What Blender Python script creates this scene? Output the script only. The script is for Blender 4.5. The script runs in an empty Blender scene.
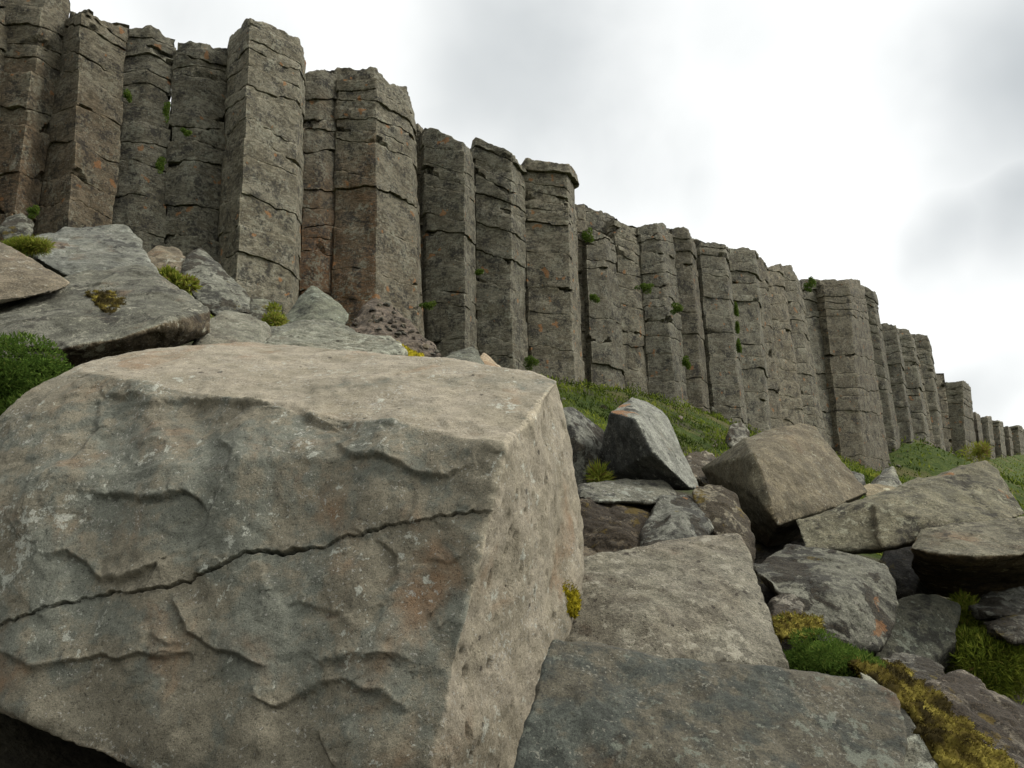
import bpy, bmesh, math, random
import numpy as np
from mathutils import Vector, Matrix

S = bpy.context.scene
COL = S.collection
R = math.radians

# ------------------------------------------------------------------ camera
F = 780.0
PITCH, ROLL = R(14.5), R(1.5)
EYE = np.array([0.0, 0.0, 1.6])
fw = np.array([0, math.cos(PITCH), math.sin(PITCH)])
r0 = np.array([1.0, 0, 0]); u0 = np.cross(r0, fw)
rt = r0 * math.cos(ROLL) - u0 * math.sin(ROLL)
up = u0 * math.cos(ROLL) + r0 * math.sin(ROLL)
cam_d = bpy.data.cameras.new('camera'); cam = bpy.data.objects.new('camera', cam_d); COL.objects.link(cam)
M = Matrix(((rt[0], up[0], -fw[0], EYE[0]), (rt[1], up[1], -fw[1], EYE[1]), (rt[2], up[2], -fw[2], EYE[2]), (0, 0, 0, 1)))
cam.matrix_world = M
cam_d.sensor_fit = 'HORIZONTAL'; cam_d.sensor_width = 36.0; cam_d.lens = 36.0 * F / 1024.0
cam_d.clip_start = 0.05; cam_d.clip_end = 5000
S.camera = cam
def un(x, y, d):
    return EYE + d * (fw + rt * ((x - 512) / F) - up * ((y - 384) / F))
def proj(P):
    q = P - EYE; z = q @ fw
    return 512 + F * (q @ rt) / z, 384 - F * (q @ up) / z, z

# ------------------------------------------------------------------ light
SUN_DIR = Vector((0.80, -0.06, 0.74)).normalized()
S.world = bpy.data.worlds.new('World'); W = S.world; W.use_nodes = True
S.view_settings.view_transform = 'Standard'; S.view_settings.look = 'None'
S.view_settings.exposure = 0.12; S.view_settings.gamma = 1.0
sun_d = bpy.data.lights.new('sun', 'SUN'); sun_d.energy = 2.4; sun_d.angle = R(11); sun_d.color = (1.0, 0.94, 0.85)
sun = bpy.data.objects.new('sun', sun_d); COL.objects.link(sun); sun.location = (20, 0, 40)
sun.rotation_euler = SUN_DIR.to_track_quat('Z', 'Y').to_euler()

class NT:
    def __init__(s, tree): s.t = tree; s.n = tree.nodes; s.l = tree.links
    def new(s, ty, **kw):
        n = s.n.new(ty)
        for k, v in kw.items():
            if k in ('vals',):
                for a, b in v.items(): n.inputs[a].default_value = b
            else: setattr(n, k, v)
        return n
    def put(s, sock, v):
        if isinstance(v, (int, float)): sock.default_value = v
        elif isinstance(v, tuple): sock.default_value = v if len(v) != 3 or len(sock.default_value) == 3 else (*v, 1)
        else: s.l.new(v, sock)
    def math(s, op, a, b=None, c=None, clamp=False):
        n = s.n.new('ShaderNodeMath'); n.operation = op; n.use_clamp = clamp
        s.put(n.inputs[0], a)
        if b is not None: s.put(n.inputs[1], b)
        if c is not None: s.put(n.inputs[2], c)
        return n.outputs[0]
    def vmath(s, op, a, b=None, scale=None):
        n = s.n.new('ShaderNodeVectorMath'); n.operation = op
        s.put(n.inputs[0], a)
        if b is not None: s.put(n.inputs[1], b)
        if scale is not None: s.put(n.inputs['Scale'], scale)
        return n.outputs[1] if op in ('DOT_PRODUCT', 'LENGTH', 'DISTANCE') else n.outputs[0]
    def ss(s, v, a, b, lo=0.0, hi=1.0):
        n = s.n.new('ShaderNodeMapRange'); n.interpolation_type = 'SMOOTHSTEP'
        s.put(n.inputs[0], v); n.inputs[1].default_value = a; n.inputs[2].default_value = b
        n.inputs[3].default_value = lo; n.inputs[4].default_value = hi
        return n.outputs[0]
    def noise(s, vec, scale, detail=4, rough=0.55, dist=0.0):
        n = s.n.new('ShaderNodeTexNoise'); s.l.new(vec, n.inputs['Vector'])
        n.inputs['Scale'].default_value = scale; n.inputs['Detail'].default_value = detail
        n.inputs['Roughness'].default_value = rough; n.inputs['Distortion'].default_value = dist
        return n.outputs[0]
    def mix(s, fac, a, b, mode='MIX'):
        n = s.n.new('ShaderNodeMix'); n.data_type = 'RGBA'; n.blend_type = mode
        s.put(n.inputs[0], fac); s.put(n.inputs[6], a); s.put(n.inputs[7], b)
        return n.outputs[2]

def build_world():
    t = NT(W.node_tree); t.n.clear()
    out = t.new('ShaderNodeOutputWorld'); bg = t.new('ShaderNodeBackground')
    sky = t.new('ShaderNodeTexSky'); sky.sky_type = 'NISHITA'; sky.sun_disc = False
    sky.sun_elevation = math.asin(SUN_DIR.z); sky.sun_rotation = math.atan2(SUN_DIR.x, SUN_DIR.y)
    co = t.new('ShaderNodeTexCoord').outputs['Generated']
    v = t.vmath('NORMALIZE', co)
    n1 = t.noise(v, 2.6, 6, 0.55, 0.3)
    warp = t.new('ShaderNodeTexNoise'); t.l.new(v, warp.inputs['Vector']); warp.inputs['Scale'].default_value = 3.0; warp.inputs['Detail'].default_value = 4
    wv = t.vmath('SUBTRACT', warp.outputs['Color'], (0.5, 0.5, 0.5))
    wv = t.vmath('SCALE', wv, scale=0.30)
    vw = t.vmath('ADD', v, wv)
    acc = None
    # thin grey cloud masses, each in its own direction of the sky
    for (px, py, rad, st) in [(560, 70, 13, .75), (500, 110, 8, .6), (630, 150, 8, .6), (560, 190, 7, .5), (740, 40, 6, .35), (1010, 185, 7, 1.0), (940, 205, 5.5, .8), (1030, 40, 11, 1.15), (990, 100, 6, .8), (190, 5, 9, .55), (975, 400, 4, .55)]:
        q = un(px, py, 1.0) - EYE; q = q / np.linalg.norm(q)
        dd = t.vmath('DISTANCE', vw, tuple(float(a) for a in q))
        g = t.ss(dd, 0.0, R(rad) * 1.35, st, 0.0)
        acc = g if acc is None else t.math('MAXIMUM', acc, g)
    tex = t.ss(n1, 0.35, 0.65, -0.12, 0.18)
    m = t.math('ADD', acc, t.math('MULTIPLY', tex, t.math('ADD', acc, 0.12)), clamp=True)
    cloud = t.mix(m, (1.10, 1.11, 1.09), (0.52, 0.55, 0.56))
    sep = t.new('ShaderNodeSeparateXYZ'); t.l.new(v, sep.inputs[0])
    lift = t.ss(sep.outputs[2], -0.1, 0.6, 0.9, 1.08)
    dsun = t.vmath('DOT_PRODUCT', v, tuple(SUN_DIR))
    lift = t.math('MULTIPLY', lift, t.ss(dsun, -0.9, 0.05, 0.35, 1.0))
    lift = t.math('MULTIPLY', lift, t.ss(dsun, 0.74, 1.0, 1.0, 3.0))
    cl = t.vmath('SCALE', cloud, scale=lift)
    # cloud layer over the clear sky
    skys = t.vmath('SCALE', sky.outputs[0], scale=0.10)
    colr = t.mix(0.93, skys, cl)
    below = t.ss(sep.outputs[2], -0.12, -0.02)
    colr = t.mix(below, (0.10, 0.10, 0.09), colr)
    t.l.new(colr, bg.inputs['Color']); bg.inputs['Strength'].default_value = 1.0
    t.l.new(bg.outputs[0], out.inputs['Surface'])
build_world()

# ------------------------------------------------------------------ numeric noise
def _h(ix, iy, iz, seed):
    h = (ix.astype(np.uint32) * np.uint32(374761393) + iy.astype(np.uint32) * np.uint32(668265263)
         + iz.astype(np.uint32) * np.uint32(2147483647) + np.uint32((seed * 144665) & 0xffffffff))
    h = (h ^ (h >> np.uint32(13))) * np.uint32(1274126177)
    h = (h ^ (h >> np.uint32(16))) * np.uint32(2246822519)
    return h ^ (h >> np.uint32(13))
def gnoise(p, seed=0):
    p = np.asarray(p, dtype=np.float64)
    i = np.floor(p).astype(np.int64); f = p - i
    w = f * f * f * (f * (f * 6 - 15) + 10)
    res = 0
    for dx in (0, 1):
        for dy in (0, 1):
            for dz in (0, 1):
                h = _h(i[:, 0] + dx, i[:, 1] + dy, i[:, 2] + dz, seed)
                gx = (h & np.uint32(1023)).astype(np.float64) / 511.5 - 1
                gy = ((h >> np.uint32(10)) & np.uint32(1023)).astype(np.float64) / 511.5 - 1
                gz = ((h >> np.uint32(20)) & np.uint32(1023)).astype(np.float64) / 511.5 - 1
                dot = gx * (f[:, 0] - dx) + gy * (f[:, 1] - dy) + gz * (f[:, 2] - dz)
                wx = w[:, 0] if dx else 1 - w[:, 0]; wy = w[:, 1] if dy else 1 - w[:, 1]; wz = w[:, 2] if dz else 1 - w[:, 2]
                res = res + dot * wx * wy * wz
    return res * 1.3
def fbm(p, o=4, seed=0, gain=0.5):
    a, s, r = 1.0, 1.0, 0
    for k in range(o):
        r = r + a * gnoise(p * s, seed + k * 17); a *= gain; s *= 2.03
    return r
def ridged(p, o=4, seed=0, gain=0.5):
    a, s, r = 1.0, 1.0, 0
    for k in range(o):
        r = r + a * (1 - np.abs(gnoise(p * s, seed + k * 13)) * 2.2); a *= gain; s *= 2.07
    return r - 1.0
def sst(x, a, b):
    t = np.clip((x - a) / (b - a), 0, 1); return t * t * (3 - 2 * t)

# ------------------------------------------------------------------ scene helpers
def tag(o, label=None, cat=None, group=None, kind=None):
    if label: o['label'] = label; kind = kind or 'thing'
    if cat: o['category'] = cat
    if group: o['group'] = group
    if kind: o['kind'] = kind
    return o
def mesh_from(name, V, faces, mat=None, smooth=True, origin=None, parent=None, attrs=None):
    V = np.asarray(V, dtype=np.float64)
    if origin is None: origin = np.array([V[:, 0].mean(), V[:, 1].mean(), V[:, 2].min()])
    me = bpy.data.meshes.new(name)
    L = V - origin
    faces = np.asarray(faces)
    n, k = faces.shape
    me.vertices.add(len(L)); me.vertices.foreach_set('co', L.ravel())
    keep = np.ones((n, k), bool)
    if k == 4: keep[:, 3] = faces[:, 3] != faces[:, 2]
    tot = keep.sum(1); li = faces[keep]
    me.loops.add(len(li)); me.loops.foreach_set('vertex_index', li.astype(np.int32))
    me.polygons.add(n); me.polygons.foreach_set('loop_start', np.concatenate([[0], np.cumsum(tot)[:-1]]).astype(np.int32))
    me.update(calc_edges=True)
    me.validate()
    if smooth: me.polygons.foreach_set('use_smooth', np.ones(len(me.polygons), dtype=bool))
    if attrs:
        for an, av in attrs.items():
            if len(me.vertices) == len(av):
                at = me.attributes.new(an, 'FLOAT', 'POINT'); at.data.foreach_set('value', np.asarray(av, dtype=np.float32))
    o = bpy.data.objects.new(name, me); COL.objects.link(o)
    o.location = origin
    if parent is not None:
        o.parent = parent; o.location = origin - np.array(parent.location)
    if mat: me.materials.append(mat)
    return o

# ------------------------------------------------------------------ materials
def rock_mat(name, A, B, pale=0.3, palecol=(0.42, 0.41, 0.37), dark=0.0, orange=0.0, rust=0.0, moss=0.0, scale=1.0, bump=1.0, crust=(0.26, 0.23, 0.19), streak=0.0, dots=0.3, pits=0.3, vary=1.0, hair=False, grime=0.0, rawcrust=False):
    A, B, crust, palecol = [(c[0] * 0.97, c[1] * 1.015, c[2] * 0.95) for c in (A, B, crust, palecol)]
    m = bpy.data.materials.new(name); m.use_nodes = True
    t = NT(m.node_tree); t.n.clear()
    out = t.new('ShaderNodeOutputMaterial'); bs = t.new('ShaderNodeBsdfPrincipled')
    bs.inputs['Roughness'].default_value = 0.88; bs.inputs['Specular IOR Level'].default_value = 0.25
    co = t.new('ShaderNodeTexCoord').outputs['Object']
    inf = t.new('ShaderNodeObjectInfo')
    off = t.math('MULTIPLY', inf.outputs['Random'], 37.0)
    cmb = t.new('ShaderNodeCombineXYZ'); t.l.new(off, cmb.inputs[0]); t.l.new(off, cmb.inputs[1])
    v = t.vmath('ADD', co, cmb.outputs[0])
    v = t.vmath('SCALE', v, scale=scale)
    if streak:
        mp = t.new('ShaderNodeMapping'); t.l.new(v, mp.inputs[0]); mp.inputs['Scale'].default_value = (1, 1, streak)
        vs = mp.outputs[0]
    else: vs = v
    n1 = t.noise(vs, 1.1, 6, 0.6, 0.6)
    n2 = t.noise(vs, 7.0, 8, 0.68)
    n3 = t.noise(v, 60.0, 6, 0.75)
    c = t.mix(t.ss(t.math('ADD', n1, t.math('MULTIPLY', t.math('SUBTRACT', n2, 0.5), 0.5)), 0.44, 0.56), A, B)
    att = t.new('ShaderNodeAttribute'); att.attribute_name = 'crust'
    n4 = t.noise(v, 2.7, 8, 0.7)
    cm = t.math('MULTIPLY', att.outputs['Fac'], t.ss(t.math('ADD', n4, t.math('MULTIPLY', att.outputs['Fac'], 0.22)), 0.50, 0.60))
    if rawcrust: cm = t.math('MULTIPLY', att.outputs['Fac'], t.ss(n2, 0.35, 0.6, 0.6, 1.0), clamp=True)
    c = t.mix(cm, c, t.mix(t.ss(t.noise(v, 3.1, 5, 0.6), 0.4, 0.6), crust, tuple(q * f for q, f in zip(crust, (0.82, 0.82, 0.79)))))
    val = t.math('MULTIPLY', t.ss(n2, 0.36, 0.66, 1 - 0.34 * vary, 1 + 0.30 * vary), t.ss(n3, 0.36, 0.64, 1 - 0.30 * vary, 1 + 0.32 * vary))
    c = t.vmath('SCALE', c, scale=val)
    if rust:
        nr = t.noise(vs, 1.7, 7, 0.62, 0.4)
        c = t.mix(t.ss(nr, 0.62 - 0.2 * rust, 0.74, 0, 0.7), c, (0.22, 0.125, 0.062))
    if pale:
        npl = t.noise(v, 11.0, 7, 0.72); msk = t.noise(v, 1.9, 4, 0.6)
        thr = t.math('ADD', npl, t.math('MULTIPLY', t.math('SUBTRACT', msk, 0.5), 0.55))
        f = t.ss(thr, 0.63 - 0.10 * pale, 0.665 - 0.10 * pale, 0, 0.75)
        c = t.mix(f, c, palecol)
    if dots:
        nf = t.noise(v, 42.0, 3, 0.6); gf = t.noise(v, 2.3, 5, 0.65)
        f = t.ss(t.math('ADD', nf, t.math('MULTIPLY', t.math('SUBTRACT', gf, 0.5), 0.5)), 0.665 - 0.07 * dots, 0.69 - 0.07 * dots, 0.0, 0.75)
        c = t.mix(f, c, (0.34, 0.33, 0.285))
    if dark:
        nd = t.noise(v, 15.0, 8, 0.8); md = t.noise(v, 2.8, 4, 0.6)
        thr = t.math('ADD', nd, t.math('MULTIPLY', t.math('SUBTRACT', md, 0.5), 0.7))
        c = t.mix(t.ss(thr, 0.60 - 0.085 * dark, 0.625 - 0.085 * dark, 0, 0.82), c, (0.034, 0.032, 0.028))
    if grime:
        ng = t.noise(v, 3.6, 10, 0.66, 0.4)
        gm = t.ss(ng, 0.56 - 0.12 * grime, 0.585 - 0.12 * grime, 0, 0.9)
        gc = t.mix(t.ss(n3, 0.45, 0.58), (0.026, 0.022, 0.015), (0.070, 0.057, 0.037))
        c = t.mix(gm, c, gc)
    if orange:
        no = t.noise(v, 3.2, 2, 0.5)
        nn = t.math('ADD', no, t.math('MULTIPLY', t.math('SUBTRACT', n3, 0.5), 0.12))
        om = t.ss(nn, 0.725 - 0.08 * orange, 0.745 - 0.08 * orange, 0, 0.75)
        if orange > 1: om = t.math('MULTIPLY', om, t.ss(att.outputs['Fac'], 0.5, 0.8))
        c = t.mix(om, c, (0.34, 0.16, 0.06))
    if moss:
        nm = t.noise(v, 2.2, 7, 0.7)
        c = t.mix(t.ss(nm, 0.66 - 0.2 * moss, 0.70 - 0.2 * moss, 0, 0.9), c, (0.13, 0.10, 0.02))
    if pits >= 0.7:
        vb = t.new('ShaderNodeTexVoronoi'); t.l.new(v, vb.inputs['Vector']); vb.inputs['Scale'].default_value = 13.0
        sb = t.new('ShaderNodeSeparateColor'); t.l.new(vb.outputs['Color'], sb.inputs[0])
        pd = t.math('ADD', vb.outputs['Distance'], t.math('MULTIPLY', t.math('SUBTRACT', n2, 0.5), 0.9))
        bigpit = t.math('MULTIPLY', t.ss(pd, 0.13, 0.19, 1.0, 0.0), t.ss(sb.outputs[0], 1.0 - 0.22 * pits, 1.03 - 0.22 * pits))
        if pits < 1: bigpit = t.math('MULTIPLY', bigpit, t.ss(att.outputs['Fac'], 0.6, 0.9))
        c = t.mix(t.math('MULTIPLY', bigpit, 0.75), c, (0.035, 0.028, 0.022))
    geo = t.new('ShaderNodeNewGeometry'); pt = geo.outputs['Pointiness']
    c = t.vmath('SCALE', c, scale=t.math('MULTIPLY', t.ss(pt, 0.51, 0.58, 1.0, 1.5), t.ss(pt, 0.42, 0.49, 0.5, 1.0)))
    n6 = t.noise(v, 170.0, 3, 0.8)
    pore = t.math('MULTIPLY', t.ss(n6, 0.40, 0.46, 0.6, 1.0), t.ss(t.noise(v, 52.0, 4, 0.7), 0.36, 0.42, 0.5, 1.0))
    c = t.vmath('SCALE', c, scale=t.math('MULTIPLY', pore, t.ss(n6, 0.5, 0.72, 0.84, 1.16)))
    if hair:
        mh = t.new('ShaderNodeMapping'); t.l.new(v, mh.inputs[0]); mh.inputs['Scale'].default_value = (0.8, 0.8, 2.6)
        nh = t.noise(mh.outputs[0], 1.0, 5, 0.55, 0.5)
        hm = t.ss(t.math('ABSOLUTE', t.math('SUBTRACT', nh, 0.5)), 0.0015, 0.006)
        gate = t.ss(t.noise(v, 0.9, 3, 0.5), 0.5, 0.56)
        hl = t.math('SUBTRACT', 1.0, t.math('MULTIPLY', t.math('SUBTRACT', 1.0, hm), gate))
        c = t.mix(t.math('MULTIPLY', t.math('SUBTRACT', 1.0, hl), 0.7), c, (0.02, 0.018, 0.015))
    oc = t.mix(1.0, c, inf.outputs['Color'], 'MULTIPLY')
    t.l.new(oc, bs.inputs['Base Color'])
    # relief
    h1 = t.noise(vs, 16.0, 10, 0.72)
    h2 = t.noise(v, 95.0, 5, 0.7)
    vp = t.new('ShaderNodeTexVoronoi'); t.l.new(v, vp.inputs['Vector']); vp.inputs['Scale'].default_value = 38.0
    sp = t.new('ShaderNodeSeparateColor'); t.l.new(vp.outputs['Color'], sp.inputs[0])
    pit = t.math('MULTIPLY', t.ss(vp.outputs['Distance'], 0.0, 0.35, -1.0, 0.0), t.ss(sp.outputs[1], 0.72, 0.78))
    h = t.math('ADD', t.math('MULTIPLY', h1, 0.055), t.math('MULTIPLY', h2, 0.012))
    h = t.math('ADD', h, t.math('MULTIPLY', pit, 0.012 * pits))
    if pits >= 0.7: h = t.math('SUBTRACT', h, t.math('MULTIPLY', bigpit, 0.02))
    if grime: h = t.math('ADD', h, t.math('MULTIPLY', gm, 0.02))
    if hair: h = t.math('ADD', h, t.math('MULTIPLY', hl, 0.03))
    bp = t.new('ShaderNodeBump'); bp.inputs['Strength'].default_value = 0.85; bp.inputs['Distance'].default_value = bump / scale
    t.l.new(h, bp.inputs['Height']); t.l.new(bp.outputs[0], bs.inputs['Normal'])
    t.l.new(bs.outputs[0], out.inputs[0])
    return m

def leaf_mat(name, cols, trans=0.35):
    m = bpy.data.materials.new(name); m.use_nodes = True
    t = NT(m.node_tree); t.n.clear()
    out = t.new('ShaderNodeOutputMaterial')
    a = t.new('ShaderNodeAttribute'); a.attribute_name = 'tone'
    cr = t.new('ShaderNodeValToRGB'); t.l.new(a.outputs['Fac'], cr.inputs[0])
    el = cr.color_ramp.elements
    while len(el) < len(cols): el.new(0.5)
    for i, c in enumerate(cols):
        el[i].position = i / (len(cols) - 1); el[i].color = (*c, 1)
    d = t.new('ShaderNodeBsdfDiffuse'); tr = t.new('ShaderNodeBsdfTranslucent'); mx = t.new('ShaderNodeMixShader')
    t.l.new(cr.outputs[0], d.inputs[0]); t.l.new(cr.outputs[0], tr.inputs[0]); mx.inputs[0].default_value = trans
    t.l.new(d.outputs[0], mx.inputs[1]); t.l.new(tr.outputs[0], mx.inputs[2]); t.l.new(mx.outputs[0], out.inputs[0])
    return m

MAT = {}
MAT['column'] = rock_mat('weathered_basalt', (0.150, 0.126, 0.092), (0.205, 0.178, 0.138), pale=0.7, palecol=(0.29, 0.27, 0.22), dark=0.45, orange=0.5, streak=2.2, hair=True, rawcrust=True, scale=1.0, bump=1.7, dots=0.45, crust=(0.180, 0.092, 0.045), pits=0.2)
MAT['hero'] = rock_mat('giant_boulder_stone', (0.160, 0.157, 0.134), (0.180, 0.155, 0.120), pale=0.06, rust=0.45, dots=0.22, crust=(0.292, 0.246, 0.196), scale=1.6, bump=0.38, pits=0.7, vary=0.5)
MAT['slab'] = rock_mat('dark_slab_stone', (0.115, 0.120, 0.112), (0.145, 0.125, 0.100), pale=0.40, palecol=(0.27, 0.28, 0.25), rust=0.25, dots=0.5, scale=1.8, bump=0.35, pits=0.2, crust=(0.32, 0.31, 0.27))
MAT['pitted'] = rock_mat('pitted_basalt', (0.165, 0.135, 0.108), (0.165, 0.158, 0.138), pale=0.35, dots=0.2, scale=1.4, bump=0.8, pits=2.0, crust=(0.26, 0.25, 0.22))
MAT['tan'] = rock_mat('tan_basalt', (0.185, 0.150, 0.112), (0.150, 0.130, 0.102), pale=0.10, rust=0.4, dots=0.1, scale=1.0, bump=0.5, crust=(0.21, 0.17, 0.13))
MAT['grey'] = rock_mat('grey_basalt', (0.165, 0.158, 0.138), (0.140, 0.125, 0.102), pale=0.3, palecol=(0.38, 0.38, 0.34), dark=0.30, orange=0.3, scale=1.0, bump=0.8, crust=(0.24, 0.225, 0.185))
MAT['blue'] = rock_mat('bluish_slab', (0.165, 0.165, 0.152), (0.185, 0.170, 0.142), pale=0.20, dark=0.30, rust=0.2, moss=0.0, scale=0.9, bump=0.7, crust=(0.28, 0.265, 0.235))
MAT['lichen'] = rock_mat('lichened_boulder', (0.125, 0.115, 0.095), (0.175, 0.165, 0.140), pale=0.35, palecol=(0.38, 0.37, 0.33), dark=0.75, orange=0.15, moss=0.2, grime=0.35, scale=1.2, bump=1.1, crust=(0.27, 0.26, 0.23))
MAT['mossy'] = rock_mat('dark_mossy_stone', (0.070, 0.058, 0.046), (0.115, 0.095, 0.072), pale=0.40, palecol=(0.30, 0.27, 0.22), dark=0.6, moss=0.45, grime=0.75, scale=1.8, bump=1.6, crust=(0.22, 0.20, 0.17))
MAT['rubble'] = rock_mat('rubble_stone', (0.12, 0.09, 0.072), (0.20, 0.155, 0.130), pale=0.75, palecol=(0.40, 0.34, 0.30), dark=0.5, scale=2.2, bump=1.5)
MAT['crust_and_shade'] = rock_mat('crusted_and_shaded_stone', (0.070, 0.070, 0.066), (0.095, 0.092, 0.084), pale=0.25, palecol=(0.36, 0.36, 0.33), dark=0.15, orange=1.6, scale=1.1, bump=0.8, crust=(0.29, 0.28, 0.25), dots=.3)  # lichen crust, with the lit and shaded sides painted into the stone colour
MAT['ledge'] = rock_mat('brown_edge_and_shade_stone', (0.085, 0.064, 0.045), (0.120, 0.095, 0.070), pale=0.15, dark=0.3, rust=0.3, scale=1.0, bump=0.9, crust=(0.175, 0.172, 0.158), dots=.15)
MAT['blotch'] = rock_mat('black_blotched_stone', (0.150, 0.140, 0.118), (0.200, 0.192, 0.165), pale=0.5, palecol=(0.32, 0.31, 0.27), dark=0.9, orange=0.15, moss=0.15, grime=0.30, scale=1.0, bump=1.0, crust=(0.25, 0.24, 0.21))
MAT['grass'] = leaf_mat('grass_leaves', [(0.026, 0.040, 0.009), (0.078, 0.108, 0.017), (0.155, 0.195, 0.026), (0.250, 0.265, 0.045), (0.17, 0.11, 0.045)])
MAT['shrub'] = leaf_mat('shrub_leaves', [(0.022, 0.042, 0.010), (0.045, 0.082, 0.015), (0.085, 0.135, 0.025), (0.15, 0.18, 0.04)])
MAT['moss'] = leaf_mat('yellow_moss', [(0.10, 0.085, 0.008), (0.24, 0.20, 0.015), (0.36, 0.30, 0.025)], 0.15)
MAT['gold'] = leaf_mat('golden_moss', [(0.030, 0.024, 0.010), (0.075, 0.058, 0.016), (0.150, 0.124, 0.028), (0.26, 0.215, 0.05), (0.09, 0.10, 0.02)], 0.15)

def ground_mat():
    m = bpy.data.materials.new('hillside_ground'); m.use_nodes = True
    t = NT(m.node_tree); t.n.clear()
    out = t.new('ShaderNodeOutputMaterial'); bs = t.new('ShaderNodeBsdfPrincipled'); bs.inputs['Roughness'].default_value = 0.95
    bs.inputs['Specular IOR Level'].default_value = 0.1
    co = t.new('ShaderNodeTexCoord').outputs['Object']
    n1 = t.noise(co, 0.35, 8, 0.65); n2 = t.noise(co, 2.2, 8, 0.7); n3 = t.noise(co, 18, 6, 0.7)
    c = t.mix(t.ss(n2, 0.38, 0.62), (0.034, 0.056, 0.012), (0.066, 0.088, 0.020))
    c = t.mix(t.ss(n1, 0.50, 0.62, 0, 0.6), c, (0.13, 0.105, 0.05))
    n5 = t.noise(co, 5.0, 6, 0.7)
    c = t.mix(t.ss(n5, 0.62, 0.68, 0, 0.8), c, (0.085, 0.066, 0.045))
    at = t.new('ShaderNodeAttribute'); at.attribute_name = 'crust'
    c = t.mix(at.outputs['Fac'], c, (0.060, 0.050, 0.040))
    c = t.vmath('SCALE', c, scale=t.ss(n3, 0.25, 0.75, 0.6, 1.4))
    t.l.new(c, bs.inputs['Base Color'])
    bp = t.new('ShaderNodeBump'); bp.inputs['Strength'].default_value = 1.0; bp.inputs['Distance'].default_value = 0.25
    t.l.new(t.math('ADD', n2, t.math('MULTIPLY', n3, 0.4)), bp.inputs['Height']); t.l.new(bp.outputs[0], bs.inputs['Normal'])
    t.l.new(bs.outputs[0], out.inputs[0]); return m
MAT['ground'] = ground_mat()

# ------------------------------------------------------------------ the cliff line and the hillside
DL = [(-400, 12.5), (-120, 15.0), (0, 16.3), (250, 18.0), (540, 24.0), (740, 31.0), (845, 38.0), (892, 42.0), (913, 47.0), (950, 58.0), (980, 75.0), (1010, 100.0), (1050, 140.0), (1150, 220.0)]
def dline(x): return float(np.interp(x, [a for a, b in DL], [b for a, b in DL]))
BASE_PX = [(-115, 235), (0, 245), (112, 258), (237, 305), (333, 330), (428, 372), (530, 388), (640, 404), (740, 428), (800, 446), (845, 466), (892, 474), (915, 452), (945, 461), (980, 461), (1010, 456), (1050, 452), (1110, 450)]
cb = np.array([un(x, y, dline(x)) for x, y in BASE_PX])
e0 = cb[0] - cb[1]; e0 = e0 / np.linalg.norm(e0[:2]); e0[2] = 0.0
e1 = cb[-1] - cb[-3]; e1 = e1 / np.linalg.norm(e1[:2]); e1[2] = 0.0
pre = [cb[0] + e0 * k for k in (400, 120, 40, 12, 4)]
post = [cb[-1] + e1 * k for k in (60, 300, 900)]
CP = np.array(pre + list(cb) + post)
# smooth resampling
seg = np.linalg.norm(np.diff(CP[:, :2], axis=0), axis=1); cum = np.concatenate([[0], np.cumsum(seg)])
s0 = cum[5]
ss_ = np.unique(np.concatenate([np.linspace(0, s0, 20), np.arange(s0, s0 + 60, 0.5), np.arange(s0 + 60, cum[22], 3.0), np.linspace(cum[22], cum[-1], 12)]))
CR = np.stack([np.interp(ss_, cum, CP[:, i]) for i in range(3)], 1)
for _ in range(6):
    C2 = CR.copy(); C2[1:-1] = 0.25 * CR[:-2] + 0.5 * CR[1:-1] + 0.25 * CR[2:]; CR = C2
tg = np.gradient(CR[:, :2], axis=0); tg /= np.linalg.norm(tg, axis=1)[:, None]
NRM = np.stack([tg[:, 1], -tg[:, 0]], 1)     # downhill side
for _ in range(40):
    N2 = NRM.copy(); N2[1:-1] = (NRM[:-2] + NRM[1:-1] * 2 + NRM[2:]) / 4; NRM = N2 / np.linalg.norm(N2, axis=1)[:, None]
PLAIN = -10.0
MOUNDS = [(-3.7, 6.2, 0.25, 1.0), (-1.5, 4.0, -0.75, 1.9), (1.6, 4.2, -0.75, 1.9), (4.5, 5.5, -0.45, 1.8), (-2.5, 8, -0.3, 2.4), (2.0, 8.5, -0.15, 2.0)]
for px_, py_, d_, h_, r_ in [(545, 380, 22, .35, 1.3), (600, 390, 23.5, .45, 1.3), (650, 402, 25.5, .45, 1.3), (700, 415, 27.5, .4, 1.3), (930, 455, 46, 1.0, 3.0), (905, 455, 43, .5, 2.0)]:
    q_ = un(px_, py_, d_); MOUNDS.append((q_[0], q_[1], h_, r_))
def prof(o): return np.exp(-np.maximum(o, 0) / 31.0)
def ground_z(x, y):
    x = np.atleast_1d(x).astype(float); y = np.atleast_1d(y).astype(float)
    P = np.stack([x, y], 1); best = np.full(len(x), 1e9); bz = np.zeros(len(x)); bo = np.zeros(len(x))
    A = CR[:-1]; B = CR[1:]
    for i in range(len(A)):
        ab = B[i, :2] - A[i, :2]; L2 = ab @ ab
        tt = np.clip(((P - A[i, :2]) @ ab) / L2, 0, 1)
        q = A[i, :2] + tt[:, None] * ab; dv = P - q; dd = np.hypot(dv[:, 0], dv[:, 1])
        m = dd < best
        best[m] = dd[m]; bz[m] = (A[i, 2] + tt * (B[i, 2] - A[i, 2]))[m]
        side = dv @ np.array([ab[1], -ab[0]])
        bo[m] = (np.sign(side) * dd)[m]
    return hz(x, y, bz, bo), bo
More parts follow.
